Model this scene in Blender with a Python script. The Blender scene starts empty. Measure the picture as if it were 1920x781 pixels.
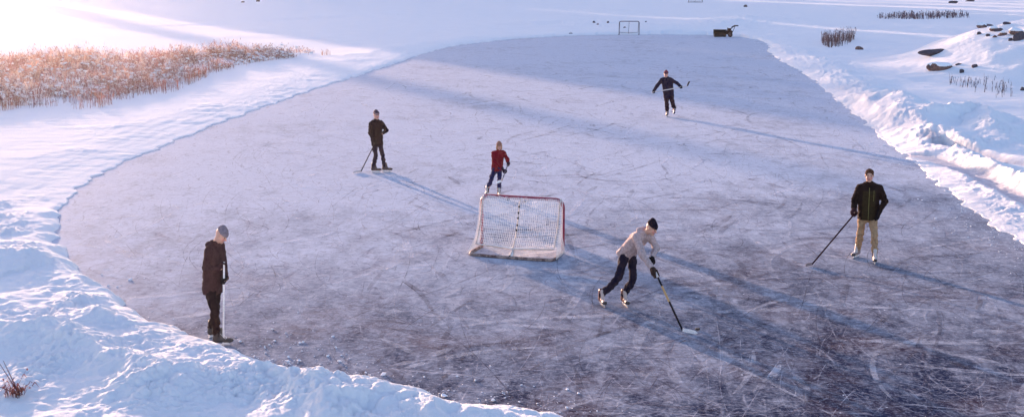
import bpy, math, random
import numpy as np
from mathutils import Vector, Matrix
from mathutils.bvhtree import BVHTree

# ------------------------------------------------------------------ camera, light, exposure
S = bpy.context.scene
COL = S.collection
CAM_H = 5.8
PITCH = math.atan(450.5 / 2300.0)
SUN_AZ = math.radians(-27.6)
SUN_EL = math.radians(4.9)
cam = bpy.data.cameras.new("camera")
cam.sensor_width = 36.0
cam.lens = 36.0 * 2300.0 / 1920.0
cam.clip_start = 0.5
cam.clip_end = 9000
camo = bpy.data.objects.new("camera", cam)
COL.objects.link(camo)
camo.location = (0, 0, CAM_H)
camo.rotation_euler = (math.pi / 2 - PITCH, 0, 0)
S.camera = camo

W = bpy.data.worlds.new("World")
S.world = W
W.use_nodes = True
wn = W.node_tree
bg = wn.nodes["Background"]
sky = wn.nodes.new("ShaderNodeTexSky")
sky.sky_type = 'NISHITA'
sky.sun_disc = False
sky.sun_elevation = SUN_EL
sky.sun_rotation = SUN_AZ
sky.air_density = 1.0
sky.dust_density = 1.2
sky.ozone_density = 2.0
tint = wn.nodes.new("ShaderNodeMix"); tint.data_type = 'RGBA'; tint.blend_type = 'MULTIPLY'; tint.inputs[0].default_value = 1
tint.inputs[7].default_value = (1.16, .97, 1.07, 1)
wn.links.new(sky.outputs[0], tint.inputs[6])
wn.links.new(tint.outputs[2], bg.inputs[0])
bg.inputs[1].default_value = 0.15

sl = bpy.data.lights.new("sun", 'SUN')
sl.energy = 3.8
sl.angle = math.radians(0.6)
sl.color = (1.0, 0.64, 0.44)
so = bpy.data.objects.new("sun", sl)
COL.objects.link(so)
sd = Vector((math.sin(SUN_AZ) * math.cos(SUN_EL), math.cos(SUN_AZ) * math.cos(SUN_EL), math.sin(SUN_EL)))
so.rotation_euler = sd.to_track_quat('Z', 'Y').to_euler()
so.location = sd * 50

S.view_settings.view_transform = 'Standard'
S.view_settings.look = 'None'
S.view_settings.exposure = 2.15
S.view_settings.gamma = 1.0
S.view_settings.use_curve_mapping = False
S.render.engine = 'CYCLES'
S.cycles.max_bounces = 6
S.cycles.transparent_max_bounces = 12
S.cycles.sample_clamp_indirect = 4

rng = np.random.default_rng(7)
random.seed(7)

# ------------------------------------------------------------------ small helpers
def tag(o, label=None, cat=None, group=None, kind=None):
    if label: o['label'] = label
    if cat: o['category'] = cat
    if group: o['group'] = group
    if kind: o['kind'] = kind
    return o

def empty(name, loc=(0, 0, 0), rz=0.0):
    o = bpy.data.objects.new(name, None)
    COL.objects.link(o)
    o.location = loc
    o.rotation_euler = (0, 0, rz)
    return o

def mesh_obj(name, verts, faces, mat=None, parent=None, smooth=True, col=None):
    """faces: (n,4) or (n,3) int array, or list of lists"""
    me = bpy.data.meshes.new(name)
    v = np.asarray(verts, dtype=np.float32).reshape(-1, 3)
    if isinstance(faces, np.ndarray):
        n, k = faces.shape
        me.vertices.add(len(v))
        me.vertices.foreach_set("co", v.ravel())
        me.loops.add(n * k)
        me.loops.foreach_set("vertex_index", faces.astype(np.int32).ravel())
        me.polygons.add(n)
        me.polygons.foreach_set("loop_start", np.arange(0, n * k, k, dtype=np.int32))
        me.update(calc_edges=True)
    else:
        me.from_pydata([tuple(p) for p in v], [], faces)
        me.update()
    me.polygons.foreach_set("use_smooth", np.full(len(me.polygons), smooth, dtype=bool))
    if col is not None:
        a = me.color_attributes.new("col", 'FLOAT_COLOR', 'POINT')
        c = np.ones((len(v), 4), np.float32)
        c[:, :col.shape[1]] = col
        a.data.foreach_set("color", c.ravel())
    if mat: me.materials.append(mat)
    o = bpy.data.objects.new(name, me)
    COL.objects.link(o)
    if parent: o.parent = parent
    return o

class MB:
    """collects simple solids into one mesh"""
    def __init__(s): s.v = []; s.f = []
    def add(s, vs, fs):
        b = len(s.v); s.v += [tuple(p) for p in vs]; s.f += [[i + b for i in f] for f in fs]
    def box(s, c, d, M=None, bev=0.0):
        hx, hy, hz = d[0] / 2, d[1] / 2, d[2] / 2
        b = min(bev, hx * .9, hy * .9, hz * .9)
        if b <= 0:
            vs = [Vector((x, y, z)) for z in (-hz, hz) for y in (-hy, hy) for x in (-hx, hx)]
            fs = [[0, 2, 3, 1], [4, 5, 7, 6], [0, 1, 5, 4], [2, 6, 7, 3], [0, 4, 6, 2], [1, 3, 7, 5]]
        else:
            vs = []; fs = []
            rings = [(-hz, b), (-hz + b, 0), (hz - b, 0), (hz, b)]
            for z, i in rings:
                X, Y = hx - i, hy - i
                for x, y in ((-X + b, -Y), (X - b, -Y), (X, -Y + b), (X, Y - b), (X - b, Y), (-X + b, Y), (-X, Y - b), (-X, -Y + b)):
                    vs.append(Vector((x, y, z)))
            for r in range(3):
                for k in range(8):
                    a, c2 = r * 8 + k, r * 8 + (k + 1) % 8
                    fs.append([a, c2, c2 + 8, a + 8])
            fs.append(list(range(7, -1, -1))); fs.append(list(range(24, 32)))
        c = Vector(c)
        if M is not None: vs = [M @ p + c for p in vs]
        else: vs = [p + c for p in vs]
        s.add(vs, fs)
    def tube(s, pts, r, n=8, caps=True, closed=False):
        pts = [Vector(p) for p in pts]
        rs = r if isinstance(r, (list, tuple)) else [r] * len(pts)
        N = len(pts); rings = []
        prev = None
        for i, p in enumerate(pts):
            if closed: t = pts[(i + 1) % N] - pts[i - 1]
            else: t = pts[min(i + 1, N - 1)] - pts[max(i - 1, 0)]
            t.normalize()
            if prev is None:
                a = Vector((0, 0, 1)) if abs(t.z) < .9 else Vector((1, 0, 0))
                u = t.cross(a).normalized()
            else:
                u = (prev - t * prev.dot(t)).normalized()
            prev = u
            w = t.cross(u)
            rings.append([p + (u * math.cos(2 * math.pi * k / n) + w * math.sin(2 * math.pi * k / n)) * rs[i] for k in range(n)])
        vs = [q for rr in rings for q in rr]; fs = []
        M = N if closed else N - 1
        for i in range(M):
            j = (i + 1) % N
            for k in range(n):
                fs.append([i * n + k, i * n + (k + 1) % n, j * n + (k + 1) % n, j * n + k])
        if caps and not closed:
            fs.append(list(range(n - 1, -1, -1))); fs.append([(N - 1) * n + k for k in range(n)])
        s.add(vs, fs)
    def build(s, name, mat, parent=None, smooth=False):
        o = mesh_obj(name, s.v, s.f, mat, parent, smooth)
        return o

def smooth_path(P, n=8, closed=False):
    P = [Vector(p) for p in P]
    N = len(P); out = []
    rngi = range(N if closed else N - 1)
    for i in rngi:
        if closed: a, b, c, d = P[i - 1], P[i], P[(i + 1) % N], P[(i + 2) % N]
        else: a, b, c, d = P[max(i - 1, 0)], P[i], P[i + 1], P[min(i + 2, N - 1)]
        for k in range(n):
            t = k / n
            out.append(0.5 * ((2 * b) + (c - a) * t + (2 * a - 5 * b + 4 * c - d) * t * t + (3 * b - a - 3 * c + d) * t ** 3))
    if not closed: out.append(P[-1])
    return out

# ------------------------------------------------------------------ materials
MATS = {}
def mat(name, color, rough=.8, metal=0.0, noise=0.0, nscale=40.0, bump=0.0, bscale=200.0, spec=.5, vcol=False, sheen=0.0, sss=0.0):
    if name in MATS: return MATS[name]
    m = bpy.data.materials.new(name); m.use_nodes = True
    nt = m.node_tree; b = nt.nodes["Principled BSDF"]
    b.inputs["Roughness"].default_value = rough
    b.inputs["Metallic"].default_value = metal
    b.inputs["Specular IOR Level"].default_value = spec
    if sheen: b.inputs["Sheen Weight"].default_value = sheen
    if sss:
        b.inputs["Subsurface Weight"].default_value = sss
        b.inputs["Subsurface Radius"].default_value = (.02, .008, .005)
    tc = nt.nodes.new("ShaderNodeTexCoord")
    src = None
    if vcol:
        at = nt.nodes.new("ShaderNodeAttribute"); at.attribute_name = "col"; src = at.outputs["Color"]
    else:
        rgb = nt.nodes.new("ShaderNodeRGB"); rgb.outputs[0].default_value = (*color, 1); src = rgb.outputs[0]
    if noise:
        nz = nt.nodes.new("ShaderNodeTexNoise"); nz.inputs["Scale"].default_value = nscale; nz.inputs["Detail"].default_value = 4
        nt.links.new(tc.outputs["Object"], nz.inputs["Vector"])
        mr = nt.nodes.new("ShaderNodeMapRange"); mr.inputs[1].default_value = .3; mr.inputs[2].default_value = .7
        mr.inputs[3].default_value = 1 - noise; mr.inputs[4].default_value = 1 + noise
        nt.links.new(nz.outputs[0], mr.inputs[0])
        mx = nt.nodes.new("ShaderNodeMix"); mx.data_type = 'RGBA'; mx.blend_type = 'MULTIPLY'; mx.inputs[0].default_value = 1
        nt.links.new(src, mx.inputs[6]); nt.links.new(mr.outputs[0], mx.inputs[7]); src = mx.outputs[2]
    nt.links.new(src, b.inputs["Base Color"])
    if bump:
        nz = nt.nodes.new("ShaderNodeTexNoise"); nz.inputs["Scale"].default_value = bscale; nz.inputs["Detail"].default_value = 3
        nt.links.new(tc.outputs["Object"], nz.inputs["Vector"])
        bp = nt.nodes.new("ShaderNodeBump"); bp.inputs["Strength"].default_value = bump; bp.inputs["Distance"].default_value = .01
        nt.links.new(nz.outputs[0], bp.inputs["Height"]); nt.links.new(bp.outputs[0], b.inputs["Normal"])
    MATS[name] = m
    return m

def N(nt, typ, **kw):
    n = nt.nodes.new(typ)
    for k, v in kw.items():
        if k.startswith('i_'):
            key = k[2:]
            n.inputs[int(key) if key.isdigit() else key].default_value = v
        else: setattr(n, k, v)
    return n

def snow_material():
    m = bpy.data.materials.new("snow"); m.use_nodes = True
    nt = m.node_tree; L = nt.links.new; b = nt.nodes["Principled BSDF"]
    at = N(nt, "ShaderNodeAttribute", attribute_name="col")      # R = dirt/grit, G = packed ice track
    sep = N(nt, "ShaderNodeSeparateColor"); L(at.outputs["Color"], sep.inputs[0])
    tc = N(nt, "ShaderNodeTexCoord")
    n1 = N(nt, "ShaderNodeTexNoise", i_Scale=.6, i_Detail=5.0); L(tc.outputs["Object"], n1.inputs["Vector"])
    r1 = N(nt, "ShaderNodeMix", data_type='RGBA', i_6=(.76, .77, .80, 1), i_7=(.84, .84, .86, 1)); L(n1.outputs[0], r1.inputs[0])
    n2 = N(nt, "ShaderNodeTexNoise", i_Scale=7.0, i_Detail=6.0, i_Roughness=.7); L(tc.outputs["Object"], n2.inputs["Vector"])
    mr = N(nt, "ShaderNodeMapRange", i_1=.35, i_2=.65); L(n2.outputs[0], mr.inputs[0])
    mm = N(nt, "ShaderNodeMath", operation='MULTIPLY'); L(mr.outputs[0], mm.inputs[0]); L(sep.outputs[0], mm.inputs[1])
    r2 = N(nt, "ShaderNodeMix", data_type='RGBA', i_7=(.33, .27, .27, 1)); L(mm.outputs[0], r2.inputs[0]); L(r1.outputs[2], r2.inputs[6])
    r3 = N(nt, "ShaderNodeMix", data_type='RGBA', i_7=(.46, .47, .56, 1)); L(sep.outputs[1], r3.inputs[0]); L(r2.outputs[2], r3.inputs[6])
    L(r3.outputs[2], b.inputs["Base Color"])
    b.inputs["Roughness"].default_value = .8
    b.inputs["Specular IOR Level"].default_value = 0.0
    nb = N(nt, "ShaderNodeTexNoise", i_Scale=11.0, i_Detail=8.0, i_Roughness=.75); L(tc.outputs["Object"], nb.inputs["Vector"])
    nb2 = N(nt, "ShaderNodeTexNoise", i_Scale=1.1, i_Detail=3.0); 
    mp = N(nt, "ShaderNodeMapping"); mp.inputs["Rotation"].default_value = (0, 0, .5); mp.inputs["Scale"].default_value = (.35, 1.6, 1)
    L(tc.outputs["Object"], mp.inputs[0]); L(mp.outputs[0], nb2.inputs["Vector"])
    ad = N(nt, "ShaderNodeMath", operation='MULTIPLY_ADD', i_1=3.0); L(nb2.outputs[0], ad.inputs[0]); L(nb.outputs[0], ad.inputs[2])
    bp = N(nt, "ShaderNodeBump", i_Strength=.8, i_Distance=.04); L(ad.outputs[0], bp.inputs["Height"]); L(bp.outputs[0], b.inputs["Normal"])
    return m

def ice_material():
    m = bpy.data.materials.new("ice"); m.use_nodes = True
    nt = m.node_tree; L = nt.links.new; b = nt.nodes["Principled BSDF"]
    tc = N(nt, "ShaderNodeTexCoord")
    P = tc.outputs["Object"]
    sx = N(nt, "ShaderNodeSeparateXYZ"); L(P, sx.inputs[0])
    def noise(sc, det=5, rough=.6, stretch=None, rot=0, dist=0):
        n = N(nt, "ShaderNodeTexNoise", i_Scale=sc, i_Detail=det, i_Roughness=rough, i_Distortion=dist)
        if stretch:
            mp = N(nt, "ShaderNodeMapping"); mp.inputs["Scale"].default_value = stretch; mp.inputs["Rotation"].default_value = (0, 0, rot)
            L(P, mp.inputs[0]); L(mp.outputs[0], n.inputs["Vector"])
        else: L(P, n.inputs["Vector"])
        return n.outputs[0]
    def M(op, a, b_=None, c=None):
        n = N(nt, "ShaderNodeMath", operation=op)
        for i, x in enumerate((a, b_, c)):
            if x is None: continue
            if isinstance(x, (int, float)): n.inputs[i].default_value = x
            else: L(x, n.inputs[i])
        return n.outputs[0]
    def R(x, a, b_, c=0.0, d=1.0):
        n = N(nt, "ShaderNodeMapRange", i_1=a, i_2=b_, i_3=c, i_4=d); L(x, n.inputs[0]); return n.outputs[0]
    def mix(fac, A, B):
        n = N(nt, "ShaderNodeMix", data_type='RGBA')
        for i, x in ((0, fac), (6, A), (7, B)):
            if isinstance(x, tuple): n.inputs[i].default_value = (*x, 1)
            elif isinstance(x, (int, float)): n.inputs[i].default_value = x
            else: L(x, n.inputs[i])
        return n.outputs[2]
    # frost mix: noise over a broad gradient, paler far and left, darker near and right
    g = M('MULTIPLY_ADD', sx.outputs[1], .034, M('MULTIPLY', sx.outputs[0], -.018))
    g = R(g, .44, 1.15)
    big = noise(.16, 4, .55); mid = noise(.9, 6, .65, (1.6, .8, 1), .4); fine = noise(5.0, 6, .75)
    fr = M('ADD', M('MULTIPLY', g, .74), M('ADD', M('MULTIPLY', R(big, .3, .7), .30), M('MULTIPLY', R(mid, .3, .7), .36)))
    fr = M('ADD', fr, M('MULTIPLY', R(fine, .3, .7), .34))
    fr = R(fr, .46, 1.20)
    dark = mix(R(noise(.5, 4), .46, .68), (.017, .024, .058), (.066, .036, .044))
    ccol = mix(fr, dark, (.50, .54, .63))
    # skate-cut lines: contour lines of smooth noises
    def lines(sc, lvl, wdt, stretch=None, rot=0, dist=.3):
        n = noise(sc, 1.0, .4, stretch, rot, dist)
        a = M('ABSOLUTE', M('SUBTRACT', M('FRACT', M('MULTIPLY', n, lvl)), .5))
        return R(a, 0, wdt, 1, 0)
    brk = R(noise(1.3, 2), .45, .6)
    brk2 = R(noise(1.7, 2, .5, (1.3, 1, 1), 1.0), .45, .6)
    l1 = M('MULTIPLY', lines(.35, 9, .035), brk)
    l2 = M('MULTIPLY', lines(.55, 8, .035, (1, .4, 1), .9), brk2)
    l3 = M('MULTIPLY', lines(.5, 10, .04, (.4, 1, 1), .3), brk)
    l4 = M('MULTIPLY', lines(1.4, 7, .05, (1, .3, 1), 2.2), brk2)
    wl = M('MAXIMUM', l2, l3)
    dl = M('MAXIMUM', l1, l4)
    ccol = mix(M('MULTIPLY', wl, .35), ccol, (.62, .62, .68))
    ccol = mix(M('MULTIPLY', dl, .45), ccol, (.09, .075, .11))
    # snow dust drifts
    dust = R(noise(1.6, 9, .8, (1.5, .7, 1), .35), .54, .72)
    ccol = mix(M('MULTIPLY', dust, .45), ccol, (.74, .75, .80))
    gr = R(noise(13, 6, .85), .50, .64)
    ccol = mix(M('MULTIPLY', gr, .42), ccol, (.60, .62, .72))
    gd = R(noise(8, 5, .8, (1.6, .6, 1), .6), .55, .68)
    ccol = mix(M('MULTIPLY', gd, .5), ccol, (.06, .055, .09))
    # ice chips, their sparkle put into the colour as small pale dots
    vo = N(nt, "ShaderNodeTexVoronoi", i_Scale=3.2); L(P, vo.inputs["Vector"])
    chip_sparkle = R(vo.outputs["Distance"], .030, .055, 1, 0)
    chip_sparkle = M('MULTIPLY', chip_sparkle, R(noise(.7, 2), .45, .55))
    ccol = mix(chip_sparkle, ccol, (.85, .86, .9))
    L(ccol, b.inputs["Base Color"])
    L(R(fr, 0, 1, .45, .75), b.inputs["Roughness"])
    b.inputs['Specular IOR Level'].default_value = .003
    b.inputs["IOR"].default_value = 1.31
    hsum = M('ADD', M('MULTIPLY', fine, .6), M('ADD', M('MULTIPLY', wl, .25), M('MULTIPLY', dl, -.35)))
    hsum = M('ADD', hsum, M('MULTIPLY', noise(30, 4, .7), .5))
    bp = N(nt, "ShaderNodeBump", i_Strength=.5, i_Distance=.012); L(hsum, bp.inputs["Height"]); L(bp.outputs[0], b.inputs["Normal"])
    return m

SNOW = snow_material()
ICE = ice_material()

# ------------------------------------------------------------------ noise in numpy
_tab = rng.random((256, 256)).astype(np.float32)
def vnoise(x, y):
    xi = np.floor(x).astype(np.int64); yi = np.floor(y).astype(np.int64)
    fx = (x - xi); fy = (y - yi)
    fx = fx * fx * fx * (fx * (fx * 6 - 15) + 10); fy = fy * fy * fy * (fy * (fy * 6 - 15) + 10)
    a = _tab[xi & 255, yi & 255]; b = _tab[(xi + 1) & 255, yi & 255]
    c = _tab[xi & 255, (yi + 1) & 255]; d = _tab[(xi + 1) & 255, (yi + 1) & 255]
    return (a * (1 - fx) + b * fx) * (1 - fy) + (c * (1 - fx) + d * fx) * fy - .5
def fbm(x, y, o=5, g=.5):
    s = np.zeros_like(x); a = 1.0
    for k in range(o):
        s += a * vnoise(x * 2 ** k + 17.3 * k, y * 2 ** k + 5.1 * k); a *= g
    return s
_hx = rng.random((256, 256)).astype(np.float32); _hy = rng.random((256, 256)).astype(np.float32); _hr = rng.random((256, 256)).astype(np.float32)
def clods(x, y, s):
    """rounded lumps of size s: height of the tallest dome over each point"""
    X = x / s; Y = y / s
    xi = np.floor(X).astype(np.int64); yi = np.floor(Y).astype(np.int64)
    out = np.zeros_like(X)
    for dx in (-1, 0, 1):
        for dy in (-1, 0, 1):
            a = (xi + dx) & 255; b = (yi + dy) & 255
            px = xi + dx + _hx[a, b]; py = yi + dy + _hy[a, b]; r = .25 + .7 * _hr[a, b]
            q = 1 - ((X - px) ** 2 + (Y - py) ** 2) / (r * r)
            out = np.maximum(out, np.sqrt(np.maximum(q, 0)) * r)
    return out * s

# ------------------------------------------------------------------ survey of the site (ground points measured off the photograph)
def G(px, py, z=0.0):
    dx = (px - 960) / 2300.0; dy = (390.5 - py) / 2300.0
    d = (dx, math.cos(PITCH) + dy * math.sin(PITCH), -math.sin(PITCH) + dy * math.cos(PITCH))
    t = (z - CAM_H) / d[2]
    return (d[0] * t, d[1] * t)

# px, py, z, bank height, bank width, plateau height, lump amount
RIM = [(104, 440, 0, .14, .5, .16, .3), (110, 412, 0, .12, .5, .14, .15), (125, 380, 0, .03, .22, .09, .12), (160, 343, 0, .03, .22, .09, .12), (215, 313, 0, .03, .22, .09, .12),
       (300, 278, 0, .03, .22, .09, .12), (400, 236, 0, .03, .22, .09, .12), (480, 207, 0, .03, .22, .09, .12), (600, 165, 0, .03, .22, .09, .12),
       (700, 133, 0, .08, .3, .13, .08), (780, 106, 0, .08, .3, .13, .1), (850, 87, 0, .09, .4, .14, .1), (930, 77, 0, .10, .5, .15, .12),
       (1000, 71, 0, .10, .5, .15, .15), (1080, 67, 0, .10, .5, .16, .15), (1160, 65.5, 0, .10, .5, .16, .15), (1260, 65, 0, .11, .5, .18, .15),
       (1350, 67, 0, .12, .5, .2, .2), (1415, 74, 0, .2, .8, .2, .25), (1440, 86, 0, .10, .6, .15, .2), (1442, 98, 0, .09, .6, .14, .2), (1470, 118, 0, .08, .6, .12, .22), (1510, 139, 0, .07, .6, .11, .25),
       (1560, 180, 0, .06, .5, .10, .28), (1640, 246, 0, .06, .5, .09, .28), (1690, 287, 0, .06, .5, .08, .25), (1740, 328, 0, .06, .5, .08, .25), (1780, 362, 0, .06, .5, .09, .25),
       (1850, 415, 0, .06, .5, .09, .25), (1920, 462, 0, .06, .5, .09, .25), (2060, 560, 0, .12, .5, .14, .5), (2200, 720, 0, .2, .5, .2, .5),
       (2100, 1000, 0, .35, .5, .35, .8), (1500, 960, .35, .45, .45, .4, .9), (1220, 850, .35, .45, .45, .4, 1), (1090, 778, .35, .40, .4, .4, 1), (955, 752, .35, .42, .4, .4, 1), (860, 742, .35, .42, .4, .4, 1),
       (740, 716, .35, .42, .4, .4, 1), (640, 698, .35, .40, .4, .36, 1), (560, 683, .33, .38, .4, .34, .9), (500, 665, .3, .34, .4, .32, .8), (440, 640, .26, .30, .4, .3, .7),
       (400, 627, .26, .30, .4, .3, .5), (330, 602, .26, .30, .4, .3, .4), (250, 562, .26, .30, .4, .3, .4), (185, 518, .22, .26, .4, .28, .4), (132, 476, .15, .2, .45, .24, .35)]
_rim = np.array([G(a[0], a[1], a[2]) + tuple(a[3:]) for a in RIM])
def catmull_rows(P, n=6):
    out = []
    for i in range(len(P)):
        a, b, c, d = P[i - 1], P[i], P[(i + 1) % len(P)], P[(i + 2) % len(P)]
        for k in range(n):
            t = k / n
            out.append(.5 * (2 * b + (c - a) * t + (2 * a - 5 * b + 4 * c - d) * t * t + (3 * b - a - 3 * c + d) * t ** 3))
    return np.array(out)
RP = catmull_rows(_rim, 4)

def seg_dist(x, y, P, closed=False):
    """distance to a polyline, and the interpolated extra columns"""
    best = np.full(x.shape, 1e9); ex = np.zeros(x.shape + (P.shape[1] - 2,)) if P.shape[1] > 2 else None
    n = len(P)
    for i in range(n if closed else n - 1):
        a = P[i]; b = P[(i + 1) % n]
        vx, vy = b[0] - a[0], b[1] - a[1]; l2 = vx * vx + vy * vy + 1e-9
        t = np.clip(((x - a[0]) * vx + (y - a[1]) * vy) / l2, 0, 1)
        d = np.hypot(x - a[0] - t * vx, y - a[1] - t * vy)
        m = d < best
        best = np.where(m, d, best)
        if ex is not None:
            tt = t[m][:, None]
            ex[m] = a[2:] * (1 - tt) + b[2:] * tt
    return best, ex
def inside(x, y, P):
    c = np.zeros(x.shape, bool)
    n = len(P); j = n - 1
    for i in range(n):
        xi, yi, xj, yj = P[i][0], P[i][1], P[j][0], P[j][1]
        if yi != yj:
            c ^= ((yi > y) != (yj > y)) & (x < (xj - xi) * (y - yi) / (yj - yi) + xi)
        j = i
    return c

def ridge_line(pts):
    P = [Vector((*G(a[0], a[1], a[2]), a[3])) for a in pts]
    Q = smooth_path(P, 4)
    W_ = np.interp(np.linspace(0, len(pts) - 1, len(Q)), range(len(pts)), [a[4] for a in pts])
    return np.array([(q.x, q.y, q.z, w) for q, w in zip(Q, W_)])
# (px, py, z, height, width)
RIDGES = [
    # ploughed crest left of the rink
    ridge_line([(-120, 310, .2, .035, 1.8), (0, 298, .2, .04, 1.8), (120, 284, .2, .045, 1.6), (190, 262, .2, .05, 1.6), (260, 232, .2, .05, 1.6), (400, 190, .2, .05, 1.8), (520, 150, .2, .06, 2), (600, 124, .2, .08, 2), (690, 100, .2, .18, 2.0), (770, 86, .2, .16, 2.4), (900, 66, .2, .12, 2.5)]),
    # foreground heaps
    ridge_line([(-150, 485, .4, .2, .6), (0, 478, .4, .22, .6), (60, 478, .4, .2, .6), (120, 486, .35, .1, .5), (170, 520, .35, .05, .4)]),
    ridge_line([(-140, 590, .5, .2, .35), (0, 606, .5, .2, .35), (30, 615, .5, .18, .32), (78, 612, .5, .2, .35), (130, 602, .5, .22, .35), (180, 577, .5, .20, .35), (220, 568, .45, .06, .3)]),
    ridge_line([(78, 614, .5, .14, .3), (125, 622, .5, .24, .3), (170, 648, .5, .22, .3), (225, 668, .5, .22, .3), (262, 684, .5, .15, .3), (300, 668, .5, .12, .3), (345, 650, .45, .12, .3)]),
    ridge_line([(262, 690, .5, .1, .3), (252, 715, .5, .16, .3), (290, 706, .5, .22, .32), (325, 705, .5, .2, .32), (350, 722, .5, .1, .3)]),
    ridge_line([(520, 705, .5, .05, .3), (560, 700, .5, .16, .3), (600, 715, .5, .2, .35), (625, 735, .5, .2, .35), (610, 775, .5, .2, .4)]),
    ridge_line([(700, 745, .5, .1, .3), (760, 745, .5, .2, .35), (800, 770, .5, .2, .35), (850, 790, .5, .2, .35)]),
    ridge_line([(1000, 45, .3, .5, 4), (1100, 46, .3, .6, 4), (1200, 52, .3, .5, 3.5), (1340, 50, .3, .5, 3.5), (1390, 36, .3, .5, 4)]),
    # banks on the right of the rink
    ridge_line([(1466, 84, .2, .14, 1.5), (1505, 98, .25, .18, 1.5), (1570, 130, .3, .22, 1.3), (1632, 172, .3, .22, 1.0), (1690, 212, .35, .24, .7), (1745, 240, .4, .28, .55), (1800, 266, .4, .28, .45), (1835, 283, .3, .08, .4)]),
    ridge_line([(1815, 290, .3, .08, .3), (1850, 300, .4, .34, .5), (1920, 332, .4, .38, .5), (2050, 390, .4, .35, .5)]),
    ridge_line([(1590, 170, .5, .15, .9), (1640, 172, .7, .45, 1.0), (1680, 176, .7, .55, 1.0), (1712, 190, .7, .5, .9), (1755, 206, .7, .62, .9), (1800, 196, .9, .8, .9), (1850, 194, .9, .75, .9), (1880, 215, .9, .5, .9)]),
    ridge_line([(1715, 235, .5, .15, 1.2), (1800, 245, .5, .2, 1.2), (1900, 262, .5, .2, 1.2), (2050, 290, .5, .3, 1.2)]),
]
TRACKS = [ridge_line([(1690, 289, .05, -.10, .32), (1745, 296, .05, -.12, .35), (1830, 328, .05, -.12, .4), (1920, 374, .05, -.12, .4), (2060, 440, .05, -.12, .4)]),
          ridge_line([(1735, 268, .1, -.05, .25), (1790, 282, .1, -.12, .28), (1860, 298, .1, -.14, .28), (1930, 312, .1, -.14, .3)]),
          ridge_line([(1480, 62, .1, -.06, .8), (1620, 58, .1, -.06, .8), (1760, 52, .1, -.06, .9)]),
          ridge_line([(-100, 70, .1, -.06, 1.5), (200, 55, .1, -.08, 1.5), (480, 42, .1, -.08, 1.5), (760, 28, .1, -.08, 2.0), (1100, 20, .1, -.06, 2.5)])]
REEDS = np.array([G(*p) for p in [(-220, 140), (0, 128), (150, 120), (300, 112), (450, 107), (560, 102), (592, 103), (575, 110), (480, 122), (420, 134), (350, 152), (300, 168), (200, 188), (110, 200), (0, 205), (-220, 225)]])

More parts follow.
